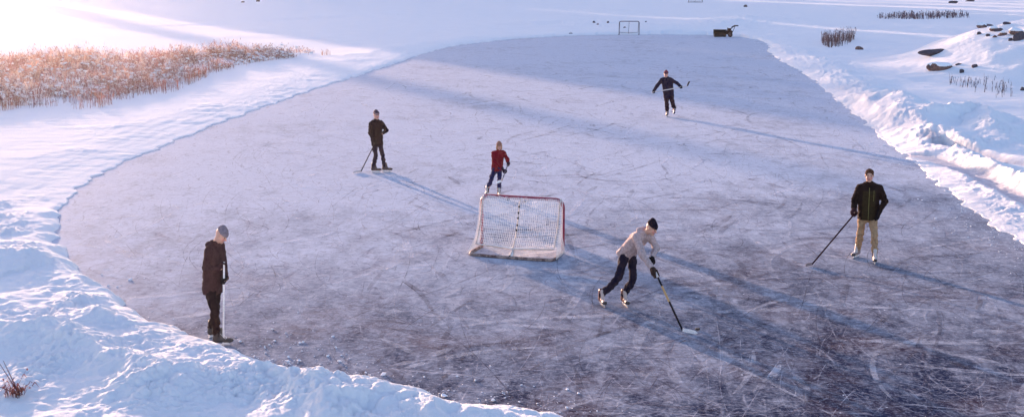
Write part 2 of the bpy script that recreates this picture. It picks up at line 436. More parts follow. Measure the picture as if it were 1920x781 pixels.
def terrain(x, y):
    shp = x.shape
    x = x.ravel().astype(np.float64); y = y.ravel().astype(np.float64)
    z = np.zeros_like(x); dirt = np.zeros_like(x); pack = np.zeros_like(x)
    dist = np.hypot(x, y)
    near = (dist < 170)
    xn, yn = x[near], y[near]
    if len(shp) == 2 and shp[0] > 40:
        # the distance to the rim is smooth: sample it coarsely and interpolate
        q = 4
        ri = np.unique(np.append(np.arange(0, shp[0], q), shp[0] - 1)); ci = np.unique(np.append(np.arange(0, shp[1], q), shp[1] - 1))
        xc, yc = x.reshape(shp)[np.ix_(ri, ci)], y.reshape(shp)[np.ix_(ri, ci)]
        dc, ec = seg_dist(xc, yc, RP, True)
        dc = np.where(inside(xc, yc, RP), -dc, dc)
        fr = np.interp(np.arange(shp[0]), ri, np.arange(len(ri))); fc = np.interp(np.arange(shp[1]), ci, np.arange(len(ci)))
        r0 = np.minimum(fr.astype(int), len(ri) - 2); c0 = np.minimum(fc.astype(int), len(ci) - 2)
        tr = (fr - r0)[:, None]; tcol = (fc - c0)[None, :]
        def up(A): return ((A[r0][:, c0] * (1 - tcol) + A[r0][:, c0 + 1] * tcol) * (1 - tr) + (A[r0 + 1][:, c0] * (1 - tcol) + A[r0 + 1][:, c0 + 1] * tcol) * tr).ravel()[near]
        d = up(dc); ex = np.stack([up(ec[..., k]) for k in range(4)], -1)
    else:
        d, ex = seg_dist(xn, yn, RP, True)
        d = np.where(inside(xn, yn, RP), -d, d)
    d = d + .15 * fbm(xn * 1.7, yn * 1.7, 4) * (1 + np.minimum(yn, 60) * .02)
    hb, wb, hp, la = ex[:, 0], ex[:, 1], ex[:, 2], ex[:, 3]
    t = np.clip(d / wb, 0, 1)
    prof = hb * (1 - (1 - t) ** 2)
    u = np.clip((d - wb) / 2.5, 0, 1); prof = prof + (hp - hb) * u * u * (3 - 2 * u)
    zz = prof
    dm = np.clip((d - .15) / .6, 0, 1)
    amp = np.zeros_like(zz)
    for R_ in RIDGES:
        lo = R_[:, :2].min(0) - 12; hi = R_[:, :2].max(0) + 12
        m = (xn > lo[0]) & (xn < hi[0]) & (yn > lo[1]) & (yn < hi[1])
        if not m.any(): continue
        wob = .3 * R_[:, 3].mean()
        xx = xn[m] + wob * 2 * fbm(xn[m] * .9 / wob * .3, yn[m] * .9 / wob * .3, 3); yy = yn[m] + wob * 2 * fbm(yn[m] * .9 / wob * .3 + 9, xn[m] * .9 / wob * .3, 3)
        rd, re = seg_dist(xx, yy, R_)
        g = np.exp(-(rd / re[:, 1]) ** 2 * .5) * .45 + np.exp(-rd / re[:, 1]) * .55
        zz[m] += re[:, 0] * g * dm[m]
        amp[m] = np.maximum(amp[m], g)
    # lumps: broken snow on the banks
    lum = la * np.exp(-np.maximum(d - .3, 0) / 2.2) + .55 * amp * (xn > 5) + .22 * amp
    lum = np.clip(lum, 0, 1.1) * dm
    patch = np.clip(.55 + 1.6 * fbm(xn * .8, yn * .8, 3), 0.05, 1.2)
    zz += lum * patch * (.26 * clods(xn, yn, .42) + .65 * clods(xn + 3, yn + 7, .19) + .7 * clods(xn + 5, yn, .09)) * .62
    calm = 1 - .78 * np.clip((yn - 24) / 8, 0, 1) * (xn < 6)
    zz += dm * calm * (.05 * fbm(xn * .7, yn * .7, 5, .55) + .05 * fbm(xn * .22, yn * .22, 3))
    # foreground: wavy wind- and shovel-shaped surface
    fg = np.clip((30 - yn) / 8, 0, 1) * (xn < 3) * dm
    zz += fg * (.07 * fbm(xn * .9 + 5, yn * .9, 4, .5) + .016 * fbm(xn * 6, yn * 6, 4) + .022 * np.clip(fbm(xn * 1.3, yn * 1.3, 2) * 2, 0, 1) * clods(xn, yn, .16) / .16)
    lf = np.clip((xn < 4) * np.clip((d - .25) / .3, 0, 1) * np.clip((3.6 - d) / 1.2, 0, 1), 0, 1) * (yn > 22)
    zz += lf * .005 * np.sin(d * 11 + 3 * fbm(xn * .3, yn * .3, 3)) * (.6 + 1.2 * fbm(xn * .6, yn * .6, 3))
    nf = np.clip((34 - yn) / 6, 0, 1) * dm
    gr = np.clip(.35 + 1.5 * fbm(xn * 1.1 + 31, yn * 1.1, 3), 0, 1)
    zz += nf * gr * (.022 * fbm(xn * 11, yn * 11, 3, .7) + .55 * clods(xn + 1, yn + 2, .075) + .45 * clods(xn + 4, yn + 9, .14) * gr)
    # mound inside the reed bed
    rdist, _ = seg_dist(xn, yn, REEDS, True)
    rin = inside(xn, yn, REEDS)
    zz += np.where(rin, np.clip(rdist / 4, 0, 1) * (.10 + .25 * np.abs(fbm(xn * .4, yn * .4, 4))), 0)
    for k, R_ in enumerate(TRACKS):
        rd, re = seg_dist(xn, yn, R_)
        g = np.exp(-(rd / re[:, 1]) ** 4)
        zz = zz * (1 - g * .75 * (re[:, 0] < -.08)) + g * re[:, 0] * .35
        if k < 2:
            dirt[near] = np.maximum(dirt[near], g * .8)
            pack[near] = np.maximum(pack[near], g * .55)
    if True:
        a = np.clip(1 - np.abs(d - .8) / 1.2, 0, 1) * (xn > 8) * (yn < 60)
        pack[near] = np.maximum(pack[near], a * .25)
    zz = np.where(d < 0, np.maximum(d * 3.0, -.3), np.maximum(zz, np.minimum(d * 1.2, .02)))
    z[near] = zz
    # lake beyond, with soft drifts
    far = np.clip((dist - 150) / 20, 0, 1)
    z += far * .15 + np.clip((dist - 60) / 60, 0, 1) * (.10 * fbm(x * .10, y * .25, 4))
    # rocky knoll to the right
    cx_, cy_ = 46., 74.
    ca, sa = math.cos(.25), math.sin(.25)
    X = (x - cx_) * ca + (y - cy_) * sa; Y = -(x - cx_) * sa + (y - cy_) * ca
    q = (X / 28.) ** 2 + (Y / 17.) ** 2
    k = np.clip(1 - q, 0, 1)
    kn = 3.7 * k * k * (3 - 2 * k)
    kn *= 1 + .25 * fbm(x * .12, y * .12, 4)
    kn += k * .25 * fbm(x * .5, y * .5, 4)
    dd = np.full_like(x, 99.); dd[near] = d
    z += kn * np.clip((dd - 2.5) / 7, 0, 1)
    return z.reshape(shp), dirt.reshape(shp), pack.reshape(shp)

def drop(px, py):
    """where the sight line to a pixel of the photograph meets the snow"""
    dx = (px - 960) / 2300.0; dy = (390.5 - py) / 2300.0
    d = np.array((dx, math.cos(PITCH) + dy * math.sin(PITCH), -math.sin(PITCH) + dy * math.cos(PITCH)))
    t = np.linspace(10, 320, 6000)
    x, y, z = d[0] * t, d[1] * t, CAM_H + d[2] * t
    h = terrain(x, y)[0]
    h = np.maximum(h, 0)
    i = int(np.argmax(z < h))
    return Vector((x[i], y[i], h[i]))
def ground_z(x, y):
    return float(max(0, terrain(np.array([float(x)]), np.array([float(y)]))[0][0]))

# ------------------------------------------------------------------ snow ground: one sheet out to the horizon, finest close to the rink
rows = np.concatenate([np.linspace(1150, 835, 90), np.linspace(833, -42, 900)])
depth = np.array([G(960, r)[1] for r in rows])
radii = np.concatenate([[2, 4, 6, 8, 9.5, 10.5], depth, [340, 420, 560, 800, 1200, 2000, 4000, 8000]])
ang_mid = np.linspace(-.50, .50, 1300)
outer = np.concatenate([np.linspace(.52, 1.2, 50), np.linspace(1.3, math.pi, 14)])
ang = np.concatenate([-outer[::-1], ang_mid, outer])
AA, RR = np.meshgrid(ang, radii)
RR = RR / np.cos(np.clip(AA, -.5, .5))
GX, GY = RR * np.sin(AA), RR * np.cos(AA)
GZ, GD, GP = terrain(GX, GY)
nr, na = GX.shape
ii = np.arange(nr * na).reshape(nr, na)
F = np.stack([ii[:-1, :-1], ii[:-1, 1:], ii[1:, 1:], ii[1:, :-1]], -1).reshape(-1, 4)[:, ::-1]
gcol = np.stack([GD.ravel(), GP.ravel(), np.zeros(GD.size)], -1)
ground = mesh_obj("snow_ground", np.stack([GX, GY, GZ], -1).reshape(-1, 3), F, SNOW, None, True, gcol)
tag(ground, "snow covered ground and frozen lake around the cleared rink", kind="structure")

# ice sheet: a little wider than the cleared area so that the banks sit on it
cen = RP[:, :2].mean(0)
xs = np.linspace(RP[:, 0].min() - 1, RP[:, 0].max() + 1, 40); ys = np.linspace(RP[:, 1].min() - 1, RP[:, 1].max() + 1, 60)
dirs = RP[:, :2] - np.roll(RP[:, :2], 2, 0)
nx = np.stack([np.roll(RP[:, 1], -1) - np.roll(RP[:, 1], 1), -(np.roll(RP[:, 0], -1) - np.roll(RP[:, 0], 1))], -1)
nx /= np.linalg.norm(nx, axis=1)[:, None] + 1e-9
area = .5 * np.sum(RP[:, 0] * np.roll(RP[:, 1], -1) - np.roll(RP[:, 0], -1) * RP[:, 1])
if area < 0: nx = -nx
iv = RP[:, :2] + nx * .35
ice = mesh_obj("ice_rink", [(p[0], p[1], 0.0) for p in iv], [list(range(len(iv)))], ICE, None, False)
if ice.data.polygons[0].normal.z < 0:
    ice.data.flip_normals()
tag(ice, "cleared skating ice of the frozen lake", kind="structure")

# ------------------------------------------------------------------ skate cuts and loose crumbs on the ice
def in_rink(x, y, m=.3):
    xa = np.atleast_1d(np.float64(x)); ya = np.atleast_1d(np.float64(y))
    dd, _ = seg_dist(xa, ya, RP[:, :2], True)
    return inside(xa, ya, RP) & (dd > m)
def skate_marks(n, color_mat, name, seed, wmin, wmax, lmin, lmax, label, x_lo=-9):
    r = np.random.default_rng(seed)
    V = []; Fq = []
    x0 = r.uniform(x_lo, 17, n * 2); y0 = 14 + 60 * r.random(n * 2) ** 1.7
    ok = in_rink(x0, y0, 1.0); x0 = x0[ok][:n]; y0 = y0[ok][:n]
    for i in range(len(x0)):
        Ln = lmin + (lmax - lmin) * r.random() ** 2
        a = r.uniform(0, 2 * math.pi); k = r.normal(0, .13) if r.random() < .9 else r.choice([-1, 1]) * r.uniform(.3, .9)
        m = 14; st = Ln / m; w = r.uniform(wmin, wmax) * .5
        x, y = x0[i], y0[i]; z = r.uniform(.002, .006); b = len(V); dk = r.normal(0, .05)
        for j in range(m + 1):
            ww = w * math.sin(math.pi * (j + .3) / (m + .6)) ** .5
            V.append((x - math.sin(a) * ww, y + math.cos(a) * ww, z)); V.append((x + math.sin(a) * ww, y - math.cos(a) * ww, z))
            x += math.cos(a) * st; y += math.sin(a) * st; a += k * st; k += dk * st
            if j < m: Fq.append((b + 2 * j, b + 2 * j + 1, b + 2 * j + 3, b + 2 * j + 2))
    V = np.array(V)
    okv = in_rink(V[:, 0], V[:, 1], .12)
    Fq = np.array(Fq); Fq = Fq[okv[Fq].all(1)]
    return tag(mesh_obj(name, V, Fq, color_mat, None, False), label, "skate marks", kind="stuff")
def mark_mat(name, col, alpha):
    m = mat(name, col, .8, noise=.2, nscale=3, spec=.02)
    nt = m.node_tree; b = nt.nodes["Principled BSDF"]
    tc = N(nt, "ShaderNodeTexCoord"); nz = N(nt, "ShaderNodeTexNoise", i_Scale=2.5, i_Detail=4.0); nt.links.new(tc.outputs["Object"], nz.inputs["Vector"])
    mr = N(nt, "ShaderNodeMapRange", i_1=.35, i_2=.65, i_3=0.0, i_4=alpha); nt.links.new(nz.outputs[0], mr.inputs[0]); nt.links.new(mr.outputs[0], b.inputs["Alpha"])
    return m
skate_marks(420, mark_mat("worn_ice", (.05, .045, .085), .30), "worn_ice_bands", 9, .05, .16, .8, 5, "broad darker bands worn into the ice by skating", -3)
skate_marks(260, mark_mat("shaved_ice", (.68, .70, .78), .40), "shaved_ice_bands", 10, .05, .22, .6, 4, "pale bands of shaved ice left by skating")
skate_marks(4200, mark_mat("frost_cut", (.66, .66, .74), .55), "frosted_skate_marks", 3, .004, .014, .3, 5, "white frosty skate cuts scratched all over the ice")
skate_marks(2600, mark_mat("clear_cut", (.055, .048, .085), .62), "dark_skate_marks", 4, .004, .018, .3, 6, "dark skate cuts and worn lines in the ice")

def ico(r=1.0):
    t = (1 + 5 ** .5) / 2
    v = np.array([(-1, t, 0), (1, t, 0), (-1, -t, 0), (1, -t, 0), (0, -1, t), (0, 1, t), (0, -1, -t), (0, 1, -t), (t, 0, -1), (t, 0, 1), (-t, 0, -1), (-t, 0, 1)], float)
    v /= np.linalg.norm(v[0])
    f = np.array([(0, 11, 5), (0, 5, 1), (0, 1, 7), (0, 7, 10), (0, 10, 11), (1, 5, 9), (5, 11, 4), (11, 10, 2), (10, 7, 6), (7, 1, 8), (3, 9, 4), (3, 4, 2), (3, 2, 6), (3, 6, 8), (3, 8, 9), (4, 9, 5), (2, 4, 11), (6, 2, 10), (8, 6, 7), (9, 8, 1)])
    return v * r, f
IV, IF = ico()
def crumbs(name, pts, sizes, mt, seed, flat=.6, group=None, label=None):
    r = np.random.default_rng(seed); V = []; Fs = []
    for i, (p, s) in enumerate(zip(pts, sizes)):
        v = IV * (1 + r.uniform(-.35, .35, (12, 1))) * s * np.array((r.uniform(.7, 1.4), r.uniform(.7, 1.3), flat))
        a = r.uniform(0, 6.28); c, s_ = math.cos(a), math.sin(a)
        v = v @ np.array([[c, -s_, 0], [s_, c, 0], [0, 0, 1]])
        V.append(v + np.array(p) + (0, 0, s * flat * .5)); Fs.append(IF + 12 * i)
    return tag(mesh_obj(name, np.concatenate(V), np.concatenate(Fs), mt, None, False), label, "snow crumbs", kind="stuff")
SNOWLUMP = mat("snow_lump", (.80, .82, .86), .8, noise=.05, spec=.02)
pts = []; szs = []
r_ = np.random.default_rng(11)
near_rim = RP[(RP[:, 1] < 30) | (RP[:, 0] > 12)]
for k in range(5000):
    b = near_rim[r_.integers(len(near_rim))]
    i = np.array([b[0], b[1]]) + r_.normal(0, .5, 2)
    c2 = cen - i; c2 = c2 / np.linalg.norm(c2)
    i = i + c2 * abs(r_.exponential(.30))
    pts.append((i[0], i[1], 0)); szs.append(min(.05, .004 + r_.exponential(.0055)))
pts = np.array(pts); ok = in_rink(pts[:, 0], pts[:, 1], .02) & ((pts[:, 0] > -4.0) | (r_.random(len(pts)) < .12))
crumbs("snow_crumbs", pts[ok], np.array(szs)[ok], SNOWLUMP, 5, .6, label="loose crumbs of broken snow along the edge of the ice")
# ------------------------------------------------------------------ signed-distance modelling (numpy surface nets)
def V3(*a): return np.array(a, float)
def unit(v): return v / (np.linalg.norm(v) + 1e-12)
class SDF:
    def __init__(s, lo, hi, h):
        s.h = h; s.lo = np.array(lo, float)
        n = np.ceil((np.array(hi) - s.lo) / h).astype(int) + 1
        s.ax = [s.lo[i] + h * np.arange(n[i]) for i in range(3)]
        s.F = np.full(n, .3, np.float32)
    def _sub(s, lo, hi):
        sl = []
        for i in range(3):
            a = max(0, int((lo[i] - s.lo[i]) / s.h) - 1); b = min(len(s.ax[i]), int((hi[i] - s.lo[i]) / s.h) + 3)
            if b <= a: return None, None
            sl.append(slice(a, b))
        X, Y, Z = np.meshgrid(s.ax[0][sl[0]], s.ax[1][sl[1]], s.ax[2][sl[2]], indexing='ij')
        return tuple(sl), np.stack([X, Y, Z], -1)
    def _comb(s, sl, d, k, sub=False):
        f = s.F[sl]
        if sub:
            d = -d
            h = np.clip(.5 - .5 * (f - d) / k, 0, 1)
            s.F[sl] = f * (1 - h) + d * h + k * h * (1 - h)
        else:
            h = np.clip(.5 + .5 * (f - d) / k, 0, 1)
            s.F[sl] = f * (1 - h) + d * h - k * h * (1 - h)
    def rc(s, a, b, ra, rb, k=.03, sub=False):
        a = np.array(a, float); b = np.array(b, float); m = max(ra, rb) + k * 1.5 + .03
        sl, P = s._sub(np.minimum(a, b) - m, np.maximum(a, b) + m)
        if sl is None: return s
        v = b - a; t = np.clip(((P - a) @ v) / (v @ v + 1e-9), 0, 1)
        d = np.linalg.norm(P - a - t[..., None] * v, axis=-1) - (ra + (rb - ra) * t)
        s._comb(sl, d, k, sub); return s
    def chain(s, pts, rs, k=.03):
        for i in range(len(pts) - 1): s.rc(pts[i], pts[i + 1], rs[i], rs[i + 1], k)
        return s
    def ell(s, c, r, fr=None, k=.03, sub=False):
        c = np.array(c, float); r = np.array(r, float); m = r.max() + k * 1.5 + .03
        sl, P = s._sub(c - m, c + m)
        if sl is None: return s
        q = P - c
        if fr is not None: q = q @ np.array(fr).T
        k0 = np.linalg.norm(q / r, axis=-1); k1 = np.linalg.norm(q / (r * r), axis=-1)
        d = k0 * (k0 - 1) / (k1 + 1e-9)
        s._comb(sl, d, k, sub); return s
    def box(s, c, r, fr=None, k=.02, rnd=.01):
        c = np.array(c, float); r = np.array(r, float); m = np.linalg.norm(r) + k * 1.5 + .03
        sl, P = s._sub(c - m, c + m)
        if sl is None: return s
        q = P - c
        if fr is not None: q = q @ np.array(fr).T
        q = np.abs(q) - (r - rnd)
        d = np.linalg.norm(np.maximum(q, 0), axis=-1) + np.minimum(q.max(-1), 0) - rnd
        s._comb(sl, d, k); return s
    def cut(s, p, n, k=.006):
        """keep the side the normal points away from"""
        X, Y, Z = np.meshgrid(*s.ax, indexing='ij')
        d = (X - p[0]) * n[0] + (Y - p[1]) * n[1] + (Z - p[2]) * n[2]
        s.F = np.maximum(s.F, d.astype(np.float32)); return s
    def union(s, o, k=.02):
        h = np.clip(.5 + .5 * (s.F - o.F) / k, 0, 1)
        s.F = s.F * (1 - h) + o.F * h - k * h * (1 - h); return s
    def folds(s, amp, sc, seed=0):
        X, Y, Z = np.meshgrid(*s.ax, indexing='ij'); r = np.random.default_rng(seed)
        t = np.zeros(X.shape, np.float32)
        for i in range(7):
            k = r.normal(0, 1, 3); k[2] *= 1.6; k = k / np.linalg.norm(k) * sc * r.uniform(.6, 1.9)
            w = r.normal(0, 1, 3) * sc * .5
            t += np.sin(X * k[0] + Y * k[1] + Z * k[2] + 2.2 * np.sin(X * w[0] + Y * w[1] + Z * w[2] + i) + i * 1.7)
        s.F = s.F + amp * t / 3.0; return s
    def mesh(s):
        F = s.F; sg = F < 0
        n = np.array(F.shape) - 1
        cnt = np.zeros(n, np.float32); pos = np.zeros(tuple(n) + (3,), np.float32)
        corner = lambda A, i, j, k: A[i:i + n[0], j:j + n[1], k:k + n[2]]
        for ax in range(3):
            for u in (0, 1):
                for v in (0, 1):
                    o = [0, 0, 0]; o[(ax + 1) % 3] = u; o[(ax + 2) % 3] = v
                    p = list(o); p[ax] = 1
                    A = corner(F, *o); B = corner(F, *p)
                    m = (A < 0) != (B < 0)
                    t = np.where(m, A / (A - B + 1e-12), 0)
                    cnt += m
                    for q in range(3):
                        pos[..., q] += np.where(m, o[q] + (t if q == ax else 0), 0)
        mk = cnt > 0
        idx = np.full(tuple(n), -1, np.int64); idx[mk] = np.arange(mk.sum())
        ijk = np.argwhere(mk)
        V = s.lo + s.h * (ijk + pos[mk] / cnt[mk][:, None])
        Fs = []
        for ax in range(3):
            a1, a2 = (ax + 1) % 3, (ax + 2) % 3
            sl0 = [slice(1, -1)] * 3; sl1 = [slice(1, -1)] * 3
            sl0[ax] = slice(0, -1); sl1[ax] = slice(1, None)
            A = sg[tuple(sl0)]; B = sg[tuple(sl1)]
            e = np.argwhere(A != B); inv = A[A != B]
            off = np.ones(3, int); off[ax] = 0; base = e + off
            def cell(d1, d2):
                c = base.copy(); c[:, a1] -= d1; c[:, a2] -= d2
                return idx[c[:, 0], c[:, 1], c[:, 2]]
            q = np.stack([cell(1, 1), cell(0, 1), cell(0, 0), cell(1, 0)], -1)
            q[~inv] = q[~inv][:, ::-1]
            Fs.append(q)
        Fs = np.concatenate(Fs); Fs = Fs[(Fs >= 0).all(1)]
        return V, Fs

# ------------------------------------------------------------------ people
SKIN = mat("skin", (.5, .3, .23), .55, vcol=True, sss=.0, spec=.3)
EYE = mat("eye_dark", (.03, .025, .02), .2)
STEEL = mat("blade_steel", (.45, .45, .48), .45, metal=1.0)
WHITEP = mat("white_holder", (.75, .75, .76), .45)
LACE = mat("white_lace", (.75, .74, .72), .8)

def skate_meshes():
    s = SDF((-.16, -.09, .02), (.24, .09, .34), .006)
    s.rc((-.055, 0, .10), (.15, 0, .092), .042, .036, .02)
    s.ell((.165, 0, .092), (.055, .042, .034), None, .02)
    s.rc((-.045, 0, .12), (-.03, 0, .25), .05, .054, .03)
    s.rc((.05, 0, .13), (.015, 0, .26), .03, .032, .03)
    s.rc((-.02, 0, .36), (-.02, 0, .27), .035, .03, .01, sub=True)
    s.cut((0, 0, .06), (0, 0, -1))
    return s.mesh()
BOOT = skate_meshes()
def blade_parts(parent):
    m = MB()
    for x0, x1 in ((-.085, -.03), (.07, .14)):
        m.box(((x0 + x1) / 2, 0, .046), (x1 - x0, .03, .034), bev=.006)
    m.box((.03, 0, .028), (.26, .012, .014), bev=.003)
    h = m.build("blade_holder", WHITEP, parent)
    m = MB(); n = 14; prof = []
    for i in range(n + 1):
        x = -.115 + .31 * i / n; e = abs(i / n - .5) * 2
        prof.append((x, .012 * max(0, e - .8) / .2 * 1.2))
    vs = []; fs = []
    for x, z in prof:
        vs += [(x, -.002, z), (x, .002, z), (x, .002, .026), (x, -.002, .026)]
    for i in range(n):
        b = i * 4
        for k in range(4): fs.append([b + k, b + (k + 1) % 4, b + 4 + (k + 1) % 4, b + 4 + k])
    fs += [[0, 3, 2, 1], [n * 4, n * 4 + 1, n * 4 + 2, n * 4 + 3]]
    m.add(vs, fs); m.build("blade", STEEL, parent)
def skate(parent, ankle, toe, k, boot_col, trim, pitch=0.0, laces=False):
    V, Fq = BOOT
    c = np.tile(np.array(boot_col), (len(V), 1))
    tm = (V[:, 0] > .15) | (V[:, 2] < .066)
    c[tm] = trim[0]
    tg = (V[:, 0] > .02) & (V[:, 2] > .12); c[tg] = trim[1]
    o = mesh_obj("skate", V, Fq, mat("skate_leather", (0, 0, 0), .45, vcol=True), parent, True, c)
    f = unit((np.array(toe) - np.array(ankle)) * (1, 1, 0))
    az = math.atan2(f[1], f[0])
    R_ = Matrix.Rotation(az, 4, 'Z') @ Matrix.Rotation(pitch, 4, 'Y')
    a = Vector(ankle); foot = Vector((-.03, 0, .15)) * k
    o.matrix_local = Matrix.Translation(a) @ R_ @ Matrix.Diagonal((k, k, k, 1)) @ Matrix.Translation((.03, 0, -.15))
    blade_parts(o)
    if laces:
        m = MB()
        for i in range(6):
            t = i / 5; x = .10 - .075 * t; z = .135 + .075 * t
            m.box((x + .012, 0, z), (.008, .06, .008), Matrix.Rotation(.25 * (-1) ** i, 3, 'X'), bev=.002)
            m.tube([(x + .01, .03, z), (x + .0, .045, z - .012)], .003, 5); m.tube([(x + .01, -.03, z), (x, -.045, z - .012)], .003, 5)
        m.build("laces", LACE, o)
    return o

def glove(parent, name, Gp, z, Wp, k, mt, vox, curl=True, cuff=.042, flip=1, back=None):
    """fingers close round a shaft through Gp along z (or hang relaxed); Wp is the wrist"""
    Gp = np.array(Gp); Wp = np.array(Wp); z = unit(np.array(z))
    y = Wp - Gp; y = y - z * (y @ z); y = unit(y) if np.linalg.norm(y) > 1e-4 else unit(np.cross(z, (1, 0, 0)))
    x = np.cross(y, z) * flip
    T = lambda a, b, c: Gp + (x * a + y * b + z * c) * k
    lo = np.minimum(Gp, Wp) - .14 * k; hi = np.maximum(Gp, Wp) + .14 * k
    s = SDF(lo, hi, vox)
    if curl:
        s.ell(T(.004, .040, 0), np.array((.030, .030, .050)) * k, np.array([x, y, z]), .012)
        for j, zc in enumerate((-.036, -.012, .012, .036)):
            l = (.82, .98, 1.0, .92)[j]
            s.chain([T(.018, .045, zc), T(.040, .022, zc), T(.038 * l, -.012, zc), T(.012, -.034 * l, zc), T(-.012 * l, -.030, zc)], [.0145 * k, .0142 * k, .0135 * k, .0125 * k, .011 * k], .004)
        s.chain([T(-.016, .050, .030), T(-.034, .022, .044), T(-.030, -.008, .040), T(-.012, -.028, .030)], [.018 * k, .016 * k, .015 * k, .013 * k], .006)
        s.rc(T(0, .055, 0), Wp, .034 * k, cuff * k, .02)
    else:
        s.ell(T(0, .0, 0), np.array((.022, .045, .044)) * k, np.array([x, y, z]), .012)
        for j, zc in enumerate((-.033, -.011, .011, .033)):
            l = (.78, .95, 1.0, .9)[j]
            s.chain([T(0, -.02, zc), T(.004, -.055 * l, zc), T(.018, -.085 * l, zc * .95), T(.036, -.102 * l, zc * .9)], [.0135 * k, .013 * k, .012 * k, .0105 * k], .004)
        s.chain([T(.008, .02, .036), T(.022, -.01, .058), T(.034, -.04, .058)], [.016 * k, .015 * k, .013 * k], .006)
        s.rc(T(0, .03, 0), Wp, .032 * k, cuff * k, .02)
    Vv, Fq = s.mesh()
    o = mesh_obj(name, Vv, Fq, mt, parent, True)
    return o

def lerp(a, b, t): return np.array(a) * (1 - t) + np.array(b) * t

def person(label, group, base, J, k, hf, vox, jacket, trousers, gl, skates, hat=None, hair=None, hood=None, hem=.12, slim=1.0, leg=1.0, bulk=1.0, cuff=.05, zipper=None, jcol=None, hatcol2=None, collar=None, jname="jacket"):
    J = {a: np.array(b, float) for a, b in J.items()}
    u = unit(J['neck'] - J['pel']); r = unit(J['shR'] - J['shL']); fo = unit(np.cross(u, r)); r = unit(np.cross(fo, u))
    allp = np.array(list(J.values()))
    lo = allp.min(0) - .19; hi = allp.max(0) + .19; lo[2] = 0
    hf = unit(np.array(hf, float)); hr = unit(np.cross(hf, (0, 0, 1))); hu = np.cross(hr, hf); hr = np.cross(hf, hu)
    Hc = J['head']
    HR = np.array([hr, hf, hu])
    # ---- body: one continuous figure
    s = SDF(lo, hi, vox)
    s.rc(J['neck'] - u * .1 * k + r * .09 * k, J['pel'] + r * .05 * k, .085 * k, .095 * k, .05)
    s.rc(J['neck'] - u * .1 * k - r * .09 * k, J['pel'] - r * .05 * k, .085 * k, .095 * k, .05)
    s.rc(lerp(J['shR'], J['shL'], .16), lerp(J['shL'], J['shR'], .16), .045 * k, .045 * k, .04)
    for q in 'RL':
        s.rc(J['sh' + q] - u * .02 * k, J['el' + q], .040 * k, .036 * k); s.rc(J['el' + q], J['wr' + q], .038 * k, .027 * k)
        hd = unit(J['wr' + q] - J['el' + q])
        lg = k * leg * .86; s.rc(J['hip' + q], J['kn' + q], .075 * lg, .050 * lg, .04); s.rc(J['kn' + q], lerp(J['kn' + q], J['an' + q], .35), .050 * lg, .050 * lg); s.rc(lerp(J['kn' + q], J['an' + q], .35), J['an' + q], .050 * lg, .034 * lg)
        t = J['toe' + q]; f = unit((t - J['an' + q]) * (1, 1, 0)); a = J['an' + q]
        s.rc(a - (0, 0, .05 * k), a + f * .13 * k - (0, 0, .055 * k), .03 * k, .022 * k)
    H = lambda a, b, c: Hc + (hr * a + hf * b + hu * c) * k
    s.rc(J['neck'] - u * .03, H(0, -.02, -.05), .058 * k, .052 * k, .02)
    s.ell(H(0, -.012, .025), np.array((.073, .092, .090)) * k, HR, .02)
    s.rc(H(.028, .025, -.055), H(.012, .062, -.088), .036 * k, .024 * k, .02); s.rc(H(-.028, .025, -.055), H(-.012, .062, -.088), .036 * k, .024 * k, .02)
    s.ell(H(0, .035, -.02), np.array((.058, .05, .075)) * k, HR, .02)
    s.rc(H(0, .083, .012), H(0, .104, -.024), .009 * k, .014 * k, .008)
    s.rc(H(-.035, .072, .032), H(.035, .072, .032), .011 * k, .011 * k, .01)
    for sg in (1, -1):
        s.ell(H(.031 * sg, .094, .012), np.array((.017, .012, .011)) * k, HR, .008, sub=True)
        s.ell(H(.076 * sg, -.01, -.002), np.array((.010, .018, .032)) * k, HR, .008)
        s.ell(H(.036 * sg, .066, -.022), np.array((.02, .018, .02)) * k, HR, .015)
    s.rc(H(-.018, .082, -.053), H(.018, .082, -.053), .007 * k, .007 * k, .004)
    s.rc(H(-.016, .079, -.063), H(.016, .079, -.063), .008 * k, .008 * k, .004)
    for q in 'RL':
        hd = unit(J['wr' + q] - J['el' + q]); w = J['wr' + q]
        ax = unit(np.cross(hd, fo)); 
        s.ell(w + hd * .04 * k, np.array((.018, .018, .03)) * k, None, .02)
        for j in range(4):
            b0 = w + (hd * .05 + ax * (j - 1.5) * .012) * k
            s.chain([b0, b0 + (hd * .014 + fo * .006) * k], [.006 * k, .005 * k], .003)
    Vv, Fq = s.mesh()
    base_c = np.array((.56, .33, .25))
    c = np.tile(base_c, (len(Vv), 1))
    lip = np.linalg.norm((Vv - H(0, .088, -.058)) @ HR.T / np.array((.026, .02, .013)) / k, axis=1)
    c[lip < 1] = (.36, .13, .12)
    for sg in (1, -1):
        br = np.linalg.norm((Vv - H(.033 * sg, .086, .034)) @ HR.T / np.array((.022, .03, .007)) / k, axis=1); c[br < 1] = (.10, .06, .04)
        chk = np.linalg.norm((Vv - H(.04 * sg, .07, -.025)) @ HR.T / (.03 * k), axis=1); c[chk < 1] = (.60, .27, .22)
    nb = np.linalg.norm((Vv - H(0, .105, -.024)) / (.022 * k), axis=1); c[nb < 1] = (.60, .27, .21)
    P = mesh_obj("person", Vv, Fq, SKIN, None, True, c)
    P.location = base
    tag(P, label, "person", group)
    for sg in (1, -1):
        m = MB(); e = H(.031 * sg, .078, .011)
        vv, ff = IV * .0105 * k + e, IF
        o = mesh_obj("eye", vv, ff, EYE, P, True)
    # ---- trousers
    hi_t = hi.copy(); hi_t[2] = J['pel'][2] + .2 * k; lo_j = lo.copy(); lo_j[2] = J['pel'][2] - (hem + .25) * k
    s = SDF(lo, hi_t, vox)
    s.ell(J['pel'] - u * .03, np.array((.155, .125, .13)) * k * (.5 + .5 * leg), np.array([r, fo, u]), .05)
